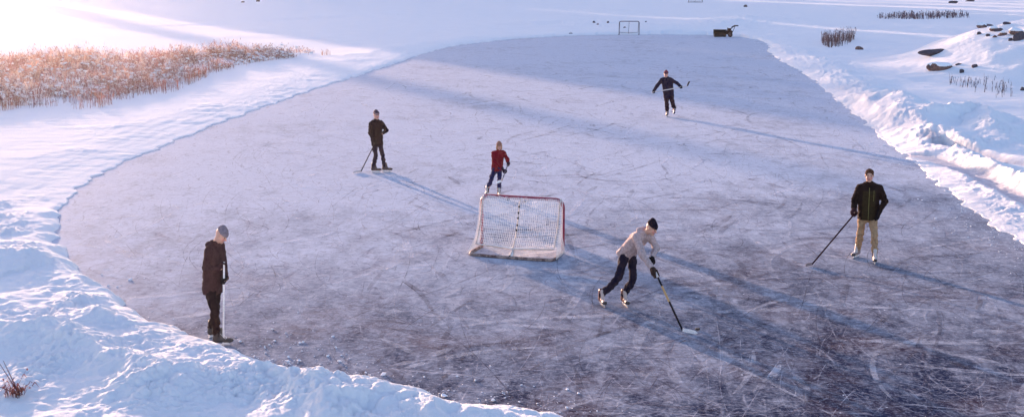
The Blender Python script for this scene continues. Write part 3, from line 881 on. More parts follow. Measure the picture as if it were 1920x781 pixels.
    for q in 'RL':
        mid = lerp(J['kn' + q], J['an' + q], .4)
        s.rc(J['hip' + q], J['kn' + q], .098 * k * leg, .070 * k * leg, .04); s.rc(J['kn' + q], mid, .070 * k * leg, .068 * k * leg, .02)
        s.rc(mid, J['an' + q] + (0, 0, .045 * k), .068 * k * leg, .060 * k * (.4 + .6 * leg), .02)
    s.folds(.010, 34, 3)
    for q in 'RL':
        sh = unit(J['an' + q] - J['kn' + q])
    s.cut((0, 0, .12 * k), (0, 0, -1)) if trousers.get('cut', True) else None
    Vv, Fq = s.mesh(); mesh_obj("trousers", Vv, Fq, trousers['m'], P, True)
    # ---- jacket: torso cut at the hem, sleeves joined to it
    s = SDF(lo_j, hi, vox)
    b = bulk
    for sg in (1, -1):
        s.rc(J['neck'] - u * .13 * k + r * .085 * k * sg, J['pel'] - u * (hem + .05) * k + r * .055 * k * sg, .118 * k * b, .128 * k * b, .06)
    s.rc(lerp(J['shR'], J['shL'], .16), lerp(J['shL'], J['shR'], .16), .072 * k * b, .072 * k * b, .06)
    s.rc(J['neck'] - u * .04 * k, J['neck'] + u * .035 * k + fo * .01 * k, .088 * k, .078 * k, .02)
    s.folds(.009, 26, 5)
    s.cut(J['pel'] - u * hem * k, -u)
    a_ = SDF(lo_j, hi, vox)
    for q in 'RL':
        a_.rc(J['sh' + q] - u * .012 * k, J['el' + q], .068 * k * b, .060 * k * b, .03); a_.rc(J['el' + q], J['wr' + q], .060 * k * b, cuff * k, .02)
    a_.folds(.009, 38, 8)
    s.union(a_, .03)
    if hood:
        s.rc(J['neck'] - fo * .075 * k + r * .07 * k - u * .01 * k, J['neck'] - fo * .075 * k - r * .07 * k - u * .01 * k, hood * k, hood * k, .02)
        s.rc(J['neck'] + r * .085 * k + fo * .0 + u * .01 * k, J['neck'] - fo * .07 * k + r * .06 * k, hood * .75 * k, hood * .9 * k, .02)
        s.rc(J['neck'] - r * .085 * k + fo * .0 + u * .01 * k, J['neck'] - fo * .07 * k - r * .06 * k, hood * .75 * k, hood * .9 * k, .02)
        s.rc(J['neck'] + fo * .085 * k - u * .03 * k, J['neck'] + r * .085 * k + u * .01 * k, hood * .5 * k, hood * .75 * k, .02); s.rc(J['neck'] + fo * .085 * k - u * .03 * k, J['neck'] - r * .085 * k + u * .01 * k, hood * .5 * k, hood * .75 * k, .02)
    # opening round the neck
    s.rc(J['neck'] + u * .08 * k, Hc + u * .1, .062 * k, .1 * k, .012, sub=True)
    Vv, Fq = s.mesh()
    c = None
    if jcol is not None: c = jcol(Vv, J, r, fo, u, k)
    jk = mesh_obj(jname, Vv, Fq, jacket, P, True, c)
    if zipper:
        bv = BVHTree.FromPolygons([Vector(p) for p in Vv], [list(map(int, f)) for f in Fq])
        for off, t0, t1, rad, nm, zm in zipper:
            pts = []
            for i in range(15):
                t = t0 + (t1 - t0) * i / 14
                o = lerp(J['neck'] - u * .02, J['pel'] - u * (hem - .01) * k, t) + r * off * k
                h = bv.ray_cast(Vector(o + fo * .5), Vector(-fo))
                if h[0] is not None: pts.append(h[0] + Vector(fo) * .002)
            if len(pts) > 3:
                m = MB(); m.tube(pts, rad, 6); m.build(nm, zm, jk, True)
    # ---- head gear
    if hat:
        s = SDF(Hc - .2, Hc + .22, min(vox, .007))
        s.ell(H(0, -.012, .045), np.array((.086, .104, .100)) * k, HR, .01)
        s.rc(H(0, -.03, .09), H(0, -.04, .118 + hat.get('tall', 0)), .062 * k, .045 * k, .04)
        s.folds(.0025, 80, 2)
        n = unit(-hu * 1.0 + hf * hat.get('tilt', .25) * -1)
        s.cut(H(0, .06, .038), n)
        br = SDF(Hc - .2, Hc + .22, min(vox, .007))
        br.ell(H(0, -.012, .040), np.array((.092, .110, .096)) * k, HR, .01)
        br.cut(H(0, .06, .036), n); br.cut(H(0, .06, .036 + hat.get('brim', .045)), -n)
        s.union(br, .008)
        Vv, Fq = s.mesh()
        hc = None
        if hat.get('band') is not None:
            hc = np.tile(np.array(hat['col']), (len(Vv), 1)); hh = (Vv - H(0, .06, .036)) @ (-n)
            hc[(hh > .018) & (hh < .042)] = hat['band']
        mesh_obj("knit_hat", Vv, Fq, hat['m'], P, True, hc)
    if hair:
        s = SDF(Hc - .28, Hc + .2, min(vox, .007))
        L_ = hair.get('long', 0)
        s.ell(H(0, -.018, .032), np.array((.083, .100, .100)) * k, HR, .01)
        if hair.get('top'): s.ell(H(0, .015, .105), np.array((.055, .06, .028)) * k, HR, .02)
        if L_:
            for sg in (1, -1): s.rc(H(.066 * sg, .0, 0), H(.075 * sg, .0, -L_), .034 * k, .028 * k, .02)
            s.rc(H(0, -.05, 0), H(0, -.06, -L_), .07 * k, .06 * k, .03)
        s.folds(.005 if L_ else .008, 90, 4)
        if not L_:
            for sg in (1, -1): s.ell(H(.088 * sg, .01, -.015), np.array((.022, .042, .045)) * k, HR, .01, sub=True)
        s.ell(H(0, .095, -.03), np.array((.062 if L_ else .078, .075, .088 if L_ else .105)) * k, HR, .012, sub=True)
        if not L_:
            s.cut(H(0, .0, -.045), unit(-hu + hf * .45))
        Vv, Fq = s.mesh(); mesh_obj("hair", Vv, Fq, hair['m'], P, True)
    # ---- gloves
    for q in 'RL':
        g = gl[q]; w = J['wr' + q]
        if g['mode'] == 'grip':
            glove(P, "glove", g['p'] , g['z'], w, k * g.get('s', 1), g['m'], min(vox, .007), True, g.get('cuff', .044), g.get('flip', 1))
        else:
            hd = unit(np.array(g['dir'], float)); pp = w + hd * .075 * k
            z = unit(np.cross(hd, np.array(g.get('curlto', fo))))
            glove(P, "glove", pp, z, w, k * g.get('s', 1), g['m'], min(vox, .007), False, g.get('cuff', .044), 1)
    # ---- skates
    for q in 'RL':
        skate(P, J['an' + q] if q not in skates.get('lift', {}) else J['an' + q], J['toe' + q], k * skates.get('s', 1), skates['col'], skates['trim'], skates.get('lift', {}).get(q, 0.0), skates.get('laces', False))
    return P

def local_mat(a, b):
    z = (Vector(b) - Vector(a)).normalized()
    x = Vector((1, 0, 0)) - z * z.x; x.normalize(); y = z.cross(x)
    return Matrix((x, y, z)).transposed(), (Vector(b) - Vector(a)).length
def hockey_stick(label, butt, heel, toe, shaft_m, blade_m, tape=None, bands=(), w=.030, d=.022):
    """shaft from butt to heel, curved blade from heel to toe"""
    o = empty("hockey_stick", heel); tag(o, label, "hockey stick", "hockey sticks held by the skaters")
    A = Vector(butt) - Vector(heel); M_, L_ = local_mat((0, 0, 0), A)
    bl = Vector(toe) - Vector(heel)
    s_dir = A.normalized(); side = s_dir.cross(bl.normalized()).normalized(); inpl = side.cross(s_dir).normalized()
    Mx = Matrix((inpl, side, s_dir)).transposed()
    def shaft(m, t0, t1, g=0): m.box(A * ((t0 + t1) / 2), (w + g, d + g, L_ * (t1 - t0)), Mx, bev=.005)
    m = MB(); shaft(m, 0, .90 if tape else 1.0); m.build("shaft", shaft_m, o)
    if tape:
        m = MB(); shaft(m, .90, 1.0, .005); m.build("grip_tape", tape, o)
    for t0, t1, bm_ in bands:
        m = MB(); shaft(m, t0, t1, .003); m.build("shaft_band", bm_, o)
    n = 12; vs = []; fs = []
    up = Vector((0, 0, 1)); bn = bl.normalized()
    hv = (up - bn * up.dot(bn)).normalized()
    sd_ = bn.cross(hv).normalized()
    if side.dot(sd_) < 0: sd_ = -sd_
    for i in range(n + 1):
        t = i / n; c = bl * t + sd_ * (.035 * t * t) - hv * 0.0
        h0 = -.018; h1 = .034 + .010 * math.sin(math.pi * min(1, t * 1.1)) - (.03 * max(0, t - .85) / .15)
        if t > .9: h0 += .02 * (t - .9) / .1
        th = .006
        for a_, b_ in ((-th, h0), (th, h0), (th, h1), (-th, h1)): vs.append(c + sd_ * a_ + hv * b_)
    for i in range(n):
        b = i * 4
        for q in range(4): fs.append([b + q, b + (q + 1) % 4, b + 4 + (q + 1) % 4, b + 4 + q])
    fs += [[0, 3, 2, 1], [n * 4, n * 4 + 1, n * 4 + 2, n * 4 + 3]]
    m = MB(); m.add(vs, fs); m.build("stick_blade", blade_m, o)
    return o

def A3(b, p): return np.array(b) + np.array(p)
fab = lambda n, c, **kw: mat(n, c, .9, noise=.25, nscale=30, bump=.35, bscale=220, spec=.08, **kw)
GR = "people skating on the pond"
BLACKTAPE = mat("black_tape", (.012, .012, .014), .8, noise=.3, nscale=60)
WHITETAPE = mat("white_tape", (.76, .74, .74), .8, noise=.2, nscale=60)
# 1. man leaning on his stick by the near bank
B1 = (-4.707, 18.645, 0.0)
tip1 = V3(-4.515, 18.42, 0.03); top1 = V3(-4.455, 18.47, 1.34)
gA = lerp(tip1, top1, .955) - B1; zA = unit(top1 - tip1)
gB = lerp(tip1, top1, .77) - B1
J1 = dict(pel=(0.007, 0.000, 0.917), neck=(0.085, -0.020, 1.585), head=(0.20, -0.055, 1.735), hipR=(-0.015, -0.086, 0.887), shR=(0.030, -0.195, 1.525), elR=(-0.030, -0.20, 1.245), wrR=(0.150, -0.165, 1.235),
          knR=(0.10, -0.28, 0.545), anR=(0.100, -0.224, 0.150), toeR=(0.290, -0.200, 0.150), hipL=(0.035, 0.086, 0.887), shL=(0.130, 0.157, 1.525), elL=(0.16, 0.14, 1.24), wrL=(0.215, 0.02, 1.04), knL=(0.02, 0.12, 0.54), anL=(-0.090, 0.20, 0.150), toeL=(-0.0, 0.35, 0.150))
blackglove = fab("black_glove", (.008, .007, .010)); brownglove = fab("dark_red_glove", (.035, .015, .02))
person("man in brown coat and grey knit hat, head bowed, leaning on upright stick", GR, B1, J1, 1.0, (.86, -.25, -.62), .009,
       fab("brown_coat", (.046, .022, .025)), dict(m=fab("black_trousers", (.012, .006, .008))),
       dict(R=dict(mode='grip', p=gA, z=zA, m=brownglove, flip=1), L=dict(mode='grip', p=gB, z=zA, m=blackglove, flip=-1)),
       dict(col=(.02, .018, .022), trim=((.03, .03, .03), (.05, .05, .05)), laces=True), hat=dict(m=fab("grey_knit", (.20, .17, .20)), tilt=.30), hood=.05, hem=.12, leg=.86, bulk=.98)
hockey_stick("pale taped hockey stick standing upright under the hands of the man in brown", top1, tip1, tip1 + V3(-.03, .26, .0), WHITETAPE, WHITETAPE, w=.033, d=.026)
# 2. man with stick trailing on the ice
B2 = (-3.85, 35.021, 0.0)
heel2 = V3(-4.369, 35.051, .03); toe2 = V3(-4.60, 34.79, .03); hand2 = V3(-.058, -.30, .90) + B2; butt2 = heel2 + (hand2 - heel2) * 1.12
J2 = dict(pel=(-0.035, 0.000, 0.885), neck=(-0.053, 0.000, 1.49), head=(-0.035, -0.030, 1.66), hipR=(-0.097, -0.062, 0.85), shR=(-0.180, -0.128, 1.446), elR=(-0.195, -0.25, 1.185), wrR=(-0.085, -0.270, 0.965),
          knR=(-0.065, -0.16, 0.50), anR=(-0.153, -0.048, 0.150), toeR=(-0.0, -0.05, 0.150), hipL=(0.027, 0.062, 0.85), shL=(0.077, 0.128, 1.446), elL=(0.24, 0.04, 1.22), wrL=(0.155, -0.15, 1.16), knL=(0.13, -0.06, 0.50), anL=(0.153, 0.048, 0.150), toeL=(0.35, 0.04, 0.150))
person("slim man in black hooded jacket and dark hat, one arm bent, stick reaching down left", GR, B2, J2, .98, (.62, -.75, -.12), .011,
       fab("black_jacket", (.009, .005, .009)), dict(m=fab("dark_jeans", (.012, .009, .024))),
       dict(R=dict(mode='grip', p=hand2 - B2, z=unit(hand2 - heel2), m=blackglove), L=dict(mode='open', dir=(-.75, -.55, -.25), m=blackglove)),
       dict(col=(.045, .022, .025), trim=((.035, .02, .02), (.05, .03, .03)), s=1.0), hat=dict(m=mat("dark_hat_lit_pink", (0, 0, 0), .9, vcol=True), col=(.05, .03, .045), band=(.30, .18, .2), tilt=.2), hood=.045, hem=.10, leg=.82, bulk=.97)  # pink band: sunlit tone of the dark hat, painted into its colour
hockey_stick("black hockey stick with pale blade slanting down from the man in black hooded jacket", butt2, heel2, toe2, mat("black_shaft", (.008, .008, .012), .8, spec=.08), mat("worn_white_blade", (.5, .48, .5), .7, noise=.2))
# 3. child in red behind the goal
B3 = (-0.488, 31.287, 0.0)
butt3 = V3(-.078, 31.06, .93); heel3 = V3(-.262, 30.62, .50); toe3 = V3(-.405, 30.60, .46)
z3 = unit(butt3 - heel3); g3L = lerp(heel3, butt3, .90) - B3; g3R = lerp(heel3, butt3, .50) - B3
J3 = dict(pel=(0.103, 0.000, 0.775), neck=(0.145, -0.050, 1.18), head=(0.160, -0.085, 1.315), hipR=(0.036, -0.031, 0.745), shR=(0.010, -0.090, 1.142), elR=(0.02, -0.22, 0.95), wrR=(0.235, -0.33, 0.80),
          knR=(-0.05, -0.02, 0.43), anR=(-0.152, 0.12, 0.13), toeR=(-0.187, -0.08, 0.130), hipL=(0.170, 0.031, 0.745), shL=(0.279, 0.000, 1.142), elL=(0.365, -0.13, 0.97), wrL=(0.392, -0.20, 0.885), knL=(0.16, -0.12, 0.44), anL=(0.152, -0.12, 0.130), toeL=(0.18, -0.32, 0.130))
redmit = fab("dark_mitten", (.03, .015, .03))
person("child in red jacket and blue jeans with blond hair, just beyond the near goal", GR, B3, J3, .80, (.30, -.92, -.15), .009,
       fab("red_jacket", (.17, .006, .016)), dict(m=fab("blue_jeans", (.018, .02, .075))),
       dict(R=dict(mode='grip', p=g3R, z=z3, m=redmit, s=1.1), L=dict(mode='grip', p=g3L, z=z3, m=redmit, s=1.1)),
       dict(col=(.16, .07, .05), trim=((.3, .28, .28), (.4, .38, .36)), s=1.05), hat=dict(m=fab("tan_knit", (.30, .15, .11)), tilt=.15, brim=.03), hair=dict(m=fab("blond_hair", (.38, .20, .09)), long=.09), hem=.13, leg=.92, bulk=.98)
hockey_stick("short hockey stick with white blade, held by the child in red", butt3, heel3, toe3, mat("grey_shaft", (.10, .09, .11), .5), WHITETAPE, w=.024, d=.018)
# 4. man far out gliding with the stick across his hips
B4 = (6.31, 48.494, 0.0)
butt4 = V3(5.513, 48.374, .978); heel4 = V3(6.869, 48.044, 1.262); toe4 = V3(6.965, 48.06, 1.45)
z4 = unit(heel4 - butt4); g4R = lerp(butt4, heel4, .05) - B4; g4L = lerp(butt4, heel4, .82) - B4
J4 = dict(pel=(-0.117, 0.000, 0.913), neck=(-0.205, -0.050, 1.53), head=(-0.245, -0.080, 1.69), hipR=(-0.205, 0.019, 0.883), shR=(-0.394, -0.008, 1.485), elR=(-0.57, -0.06, 1.25), wrR=(-0.71, -0.11, 1.06),
          knR=(-0.185, -0.09, 0.52), anR=(-0.137, 0.09, 0.150), toeR=(-0.18, -0.10, 0.150), hipL=(-0.029, -0.019, 0.883), shL=(-0.032, -0.085, 1.485), elL=(0.175, -0.19, 1.355), wrL=(0.30, -0.33, 1.235), knL=(0.03, -0.22, 0.55), anL=(0.137, 0.05, 0.30), toeL=(0.11, -0.15, 0.30))
person("farthest man, navy jacket and dark red cap, arms spread, stick across his hips", GR, B4, J4, 1.03, (-.2, -.95, -.12), .012,
       fab("navy_jacket", (.007, .007, .028)), dict(m=fab("dark_ski_trousers", (.016, .006, .016))),
       dict(R=dict(mode='grip', p=g4R, z=z4, m=blackglove), L=dict(mode='grip', p=g4L, z=z4, m=blackglove)),
       dict(col=(.10, .05, .06), trim=((.03, .03, .04), (.25, .2, .22)), lift=dict(L=.35)), hat=dict(m=mat("dark_red_cap", (0, 0, 0), .9, vcol=True), col=(.16, .015, .035), band=(.03, .025, .05), tilt=.1), hem=.15, leg=1.08, bulk=1.12)
hockey_stick("silver hockey stick held level across the hips of the man in navy jacket", butt4, heel4, toe4, mat("silver_shaft", (.55, .50, .50), .5), BLACKTAPE, w=.036)
# 5. man facing the camera at right
B5 = (7.177, 24.213, 0.0)
heel5 = V3(5.959, 23.695, .03); toe5 = V3(5.78, 23.60, .03); hand5 = V3(-.325, -.165, .985) + B5; butt5 = heel5 + (hand5 - heel5) * 1.035
J5 = dict(pel=(-0.014, 0.000, 0.945), neck=(-0.025, -0.030, 1.545), head=(-0.045, -0.065, 1.735), hipR=(-0.106, 0.019, 0.91), shR=(-0.212, 0.012, 1.49), elR=(-0.285, 0.03, 1.22), wrR=(-0.330, -0.13, 1.05),
          knR=(-0.13, 0.04, 0.535), anR=(-0.115, 0.22, 0.150), toeR=(-0.24, 0.07, 0.150), hipL=(0.077, -0.019, 0.91), shL=(0.164, -0.068, 1.49), elL=(0.275, -0.13, 1.235), wrL=(0.155, -0.215, 1.04), knL=(0.075, -0.21, 0.56), anL=(0.105, -0.225, 0.150), toeL=(0.06, -0.42, 0.150))
def col5(Vv, J, r, fo, u, k):
    c = np.tile(np.array((.014, .008, .008)), (len(Vv), 1))
    q = Vv - J['pel']; a = q @ r; f = q @ fo; h = q @ u
    m = (f > .03) & (np.abs(a) < .125) & (h < .50)
    c[m] = (.030, .022, .011)
    return c
LIME = mat("lime_zip", (.19, .19, .05), .5)
person("bareheaded young man in black and olive jacket and tan trousers, facing the camera", GR, B5, J5, 1.02, (-.22, -.95, -.10), .009,
       mat("black_olive_jacket", (0, 0, 0), .9, spec=.08, vcol=True, noise=.25, nscale=30, bump=.25), dict(m=fab("tan_trousers", (.34, .225, .135))),
       dict(R=dict(mode='grip', p=hand5 - B5, z=unit(hand5 - heel5), m=brownglove, s=1.1), L=dict(mode='open', dir=(-.35, -.40, -.85), curlto=(-.6, .7, 0), m=blackglove, s=1.15)),
       dict(col=(.20, .14, .14), trim=((.03, .02, .025), (.5, .46, .46))), hair=dict(m=fab("brown_hair", (.075, .035, .022)), top=True), hood=.052, hem=.10, leg=.92, bulk=1.08, jcol=col5,
       zipper=[(0, .02, 1.0, .0045, "front_zip", LIME), (-.085, .10, .42, .003, "pocket_zip", LIME)])
hockey_stick("long dark hockey stick reaching to the ice from the man in tan trousers", butt5, heel5, toe5, mat("maroon_shaft", (.03, .008, .012), .8, spec=.1), mat("dull_blade", (.22, .17, .18), .8))
# 6. player bending forward with the puck
B6 = (1.812, 20.781, 0.0)
heel6 = V3(2.772, 19.168, .03); toe6 = V3(2.965, 18.985, .03)
hR = V3(2.405, 20.18, .80); hL = V3(2.335, 20.42, 1.02)
dirS = unit((hR - heel6)); hL = heel6 + dirS * 1.50; hR = heel6 + dirS * 1.22; butt6 = heel6 + dirS * 1.58
J6 = dict(pel=(0.215, 0.100, 0.945), neck=(0.465, -0.150, 1.335), head=(0.575, -0.260, 1.435), hipR=(0.155, 0.031, 0.915), shR=(0.320, -0.250, 1.285), elR=(0.40, -0.42, 1.03), wrR=tuple(hR - B6 + V3(-.05, .06, .06)),
          knR=(0.035, -0.11, 0.525), anR=(-0.245, 0.03, 0.150), toeR=(-0.20, -0.17, 0.150), hipL=(0.275, 0.169, 0.915), shL=(0.570, 0.000, 1.285), elL=(0.68, -0.10, 1.06), wrL=tuple(hL - B6 + V3(.03, .09, .03)), knL=(0.30, -0.075, 0.515), anL=(0.150, 0.03, 0.150), toeL=(0.20, -0.17, 0.150))
tanglove = fab("tan_black_glove", (.035, .022, .02))
person("player in pale grey hooded sweatshirt and black beanie bending forward toward the puck", GR, B6, J6, 1.0, (.80, -.52, -.42), .009,
       fab("grey_sweatshirt", (.42, .33, .33)), dict(m=fab("navy_jeans", (.011, .010, .025))),
       dict(R=dict(mode='grip', p=hR - B6, z=dirS, m=tanglove, s=1.15, cuff=.045), L=dict(mode='grip', p=hL - B6, z=dirS, m=blackglove, s=1.15, flip=-1)),
       dict(col=(.17, .06, .05), trim=((.03, .02, .02), (.45, .36, .34))), hat=dict(m=fab("black_beanie", (.010, .007, .016)), tilt=.25, tall=.02), hood=.048, hem=.10, leg=.88, bulk=1.0, cuff=.046, jname="sweatshirt")
hockey_stick("black hockey stick with bright bands and white blade, held by the bending player", butt6, heel6, toe6, mat("black_shaft", (.008, .008, .012), .8, spec=.08), WHITETAPE,
             bands=[(.38, .60, mat("brass_band", (.45, .27, .10), .5)), (.72, .80, WHITETAPE)])

# ------------------------------------------------------------------ pucks, goals
RUBBER = mat("puck_rubber", (.012, .012, .013), .7)
PUCK_MESH = None
def puck(x, y, label):
    global PUCK_MESH
    if PUCK_MESH is None:
        m = MB(); n = 20; prof = [(.033, .002), (.038, .005), (.038, .021), (.033, .0255)]
        vs = [(r * math.cos(2 * math.pi * i / n), r * math.sin(2 * math.pi * i / n), z) for r, z in prof for i in range(n)]
        fs = [[q * n + i, q * n + (i + 1) % n, (q + 1) * n + (i + 1) % n, (q + 1) * n + i] for q in range(3) for i in range(n)]
        fs += [list(range(n - 1, -1, -1)), [3 * n + i for i in range(n)]]
        m.add(vs, fs); o = m.build("puck", RUBBER); PUCK_MESH = o.data
    else:
        o = bpy.data.objects.new("puck", PUCK_MESH); COL.objects.link(o)
    o.location = (x, y, .006); tag(o, label, "puck", "pucks on the ice")
puck(*G(1308, 618), "black puck beside the blade of the bending player's stick")
puck(*G(953, 375), "black puck behind the near goal, seen through its net, left of two")
puck(*G(983, 378), "black puck behind the near goal, seen through its net, right of two")

CRIMSON = mat("crimson_paint", (.25, .015, .05), .4, noise=.2, nscale=12)
OLDWHITE = mat("old_white_paint", (.52, .46, .43), .6, noise=.25, nscale=14)
def rusty(name, c1, c2, sc):
    m = bpy.data.materials.new(name); m.use_nodes = True; nt = m.node_tree
    tc = N(nt, "ShaderNodeTexCoord"); nz = N(nt, "ShaderNodeTexNoise", i_Scale=sc, i_Detail=5.0, i_Roughness=.7); nt.links.new(tc.outputs["Object"], nz.inputs["Vector"])
    mr = N(nt, "ShaderNodeMapRange", i_1=.42, i_2=.58); nt.links.new(nz.outputs[0], mr.inputs[0])
    mx = N(nt, "ShaderNodeMix", data_type='RGBA', i_6=(*c1, 1), i_7=(*c2, 1)); nt.links.new(mr.outputs[0], mx.inputs[0])
    nt.links.new(mx.outputs[2], nt.nodes["Principled BSDF"].inputs["Base Color"]); nt.nodes["Principled BSDF"].inputs["Roughness"].default_value = .7
    return m
BASEBAR = rusty("scuffed_base_paint", (.34, .25, .22), (.08, .04, .04), 9)
NET = mat("net_twine", (.78, .76, .76), .8)
def goal(name, label, loc, rz, Wd=1.83, Ht=1.16, Dp=.80, tube=.030, post_m=CRIMSON, net=True, r_=.16, twine=.0042, step=.043, back=BASEBAR):
    o = empty(name, loc, rz); tag(o, label, "hockey goal", "hockey goals")
    h = Wd / 2
    zc = Ht - tube
    arc = lambda sx: [Vector((sx * (h - r_ + r_ * math.cos(a)), 0, zc - r_ + r_ * math.sin(a))) for a in [math.pi / 2 * i / 8 for i in range(9)]]
    for sx in (-1, 1):
        m = MB(); m.tube([(sx * h, 0, .015)] + arc(sx)[:5], tube, 10); m.build("goal_post", post_m, o, True)
    m = MB(); m.tube(arc(-1)[4:] + arc(1)[4:][::-1], tube, 10); m.build("crossbar", post_m, o, True)
    # base frame, curving round at the back
    bp = [(-h, .0, .03), (-h - .02, Dp * .55, .03), (-h - .01, Dp * .85, .03), (-h + .08, Dp * .98, .03), (-h * .5, Dp * 1.02, .03), (0, Dp * 1.03, .03), (h * .5, Dp * 1.02, .03), (h - .08, Dp * .98, .03), (h + .01, Dp * .85, .03), (h + .02, Dp * .55, .03), (h, .0, .03)]
    m = MB(); m.tube(smooth_path(bp, 5), tube * .9, 8); m.build("base_frame", back, o, True)
    prof = [(0, zc), (.08, zc - .02), (.17, zc * .80), (.27, zc * .55), (.42, zc * .32), (.62, .15), (Dp, .045)]
    PP = smooth_path([(0, a, b) for a, b in prof], 5)
    def at_(u, v):
        f = v * (len(PP) - 1); i = min(int(f), len(PP) - 2); p = PP[i].lerp(PP[i + 1], f - i)
        hw = (h - .05) if v < .8 else -.05 * (v - .8) / .2
        y = p.y + (.035 * (1 - (2 * u - 1) ** 2) if v > .2 else 0)
        e = abs(2 * u - 1)
        return Vector(((2 * u - 1) * hw, y - .05 * max(0, e - .85) / .15, p.z - .02 * math.sin(math.pi * v) * math.sin(math.pi * u) ** 2))
    for sx in (0, 1):
        m = MB(); m.tube([at_(sx, i / 24) + Vector((.0, 0, 0)) for i in range(25)], tube * .45, 8); m.build("side_bar", OLDWHITE if net else post_m, o, True)
    m = MB(); m.tube([at_(.5, i / 24) + Vector((0, .012, .004)) for i in range(25)], .012 if net else tube * .5, 6)
    st = m.build("centre_strap", OLDWHITE if net else post_m, o, True)
    if net:
        for v in (.28, .36, .42, .50, .56, .97):
            m = MB(); p = at_(.5, v); m.box(p + Vector((0, .02, .005)), (.03, .03, .045), bev=.006); m.build("strap_tie", RUBBER, st)
    if net:
        m = MB(); rr = random.Random(4)
        nu = int(Wd / step); L_ = sum((PP[i + 1] - PP[i]).length for i in range(len(PP) - 1)); nv = int(L_ / step)
        jit = [[Vector((rr.gauss(0, .004), rr.gauss(0, .004), rr.gauss(0, .005))) for _ in range(nu + 1)] for _ in range(nv + 1)]
        P = [[at_(i / nu, j / nv) + jit[j][i] for i in range(nu + 1)] for j in range(nv + 1)]
        for i in range(nu + 1): m.tube([P[j][i] for j in range(nv + 1)], twine, 4, False)
        for j in range(nv + 1): m.tube([P[j][i] for i in range(nu + 1)], twine, 4, False)
        m.build("back_net", NET, o)
        for sx in (-1, 1):
            m = MB(); u = 0 if sx < 0 else 1
            n2 = 14
            for j in range(0, nv + 1):
                q = at_(u, j / nv); k = max(1, int(q.y / step))
                front = Vector((sx * h, 0, q.z)) if q.z < zc - r_ else Vector((sx * (h - .03), 0, q.z))
                m.tube([front.lerp(q, t / 4) + Vector((sx * .02 * math.sin(math.pi * t / 4), 0, 0)) for t in range(5)], twine, 4, False)
            for q in range(1, int(Dp / step)):
                y = q * step
                zt = np.interp(y, [p.y for p in PP], [p.z for p in PP])
                m.tube([(sx * (h + (.0 if z > .3 else .08 * (1 - z / .3))), y, z) for z in np.linspace(.04, zt, 8)], twine, 4, False)
            m.build("side_net", NET, o)
    else:
        m = MB()
        for i in range(1, 22): m.tube([at_(i / 22, j / 12) for j in range(13)], .003, 4, False)
        for j in range(1, 12): m.tube([at_(i / 14, j / 12) for i in range(15)], .003, 4, False)
        m.build("back_net", NET, o)
    return o
pl = Vector((*G(906, 462), 0)); pr = Vector((*G(1053, 476), 0)); mid = (pl + pr) / 2
gz = math.atan2((pr - pl).y, (pr - pl).x)
# the net opens away from the camera: local +y is its back
goal("hockey_goal", "near hockey goal with crimson posts and white net, seen from behind", (mid.x, mid.y, 0), gz + math.pi + .09, Wd=(pr - pl).length, tube=.037)
fl = Vector((*G(1162, 66), 0)); fr_ = Vector((*G(1198, 66), 0)); fm = (fl + fr_) / 2
GREYP = mat("dark_goal_paint", (.05, .045, .07), .5)
goal("hockey_goal", "bare dark framed hockey goal standing at the far edge of the rink", (fm.x, fm.y + .25, ground_z(fm.x, fm.y + .2) * 0), 0, Wd=1.75, Ht=1.22, Dp=.9, tube=.036, post_m=GREYP, net=False, back=GREYP)
d3 = drop(1304, 5)
goal("hockey_goal", "distant goal frame cut by the top edge of the picture", (d3.x, d3.y, d3.z), 0, Wd=2.3, Ht=1.3, Dp=.9, tube=.04, post_m=GREYP, net=False, back=GREYP)

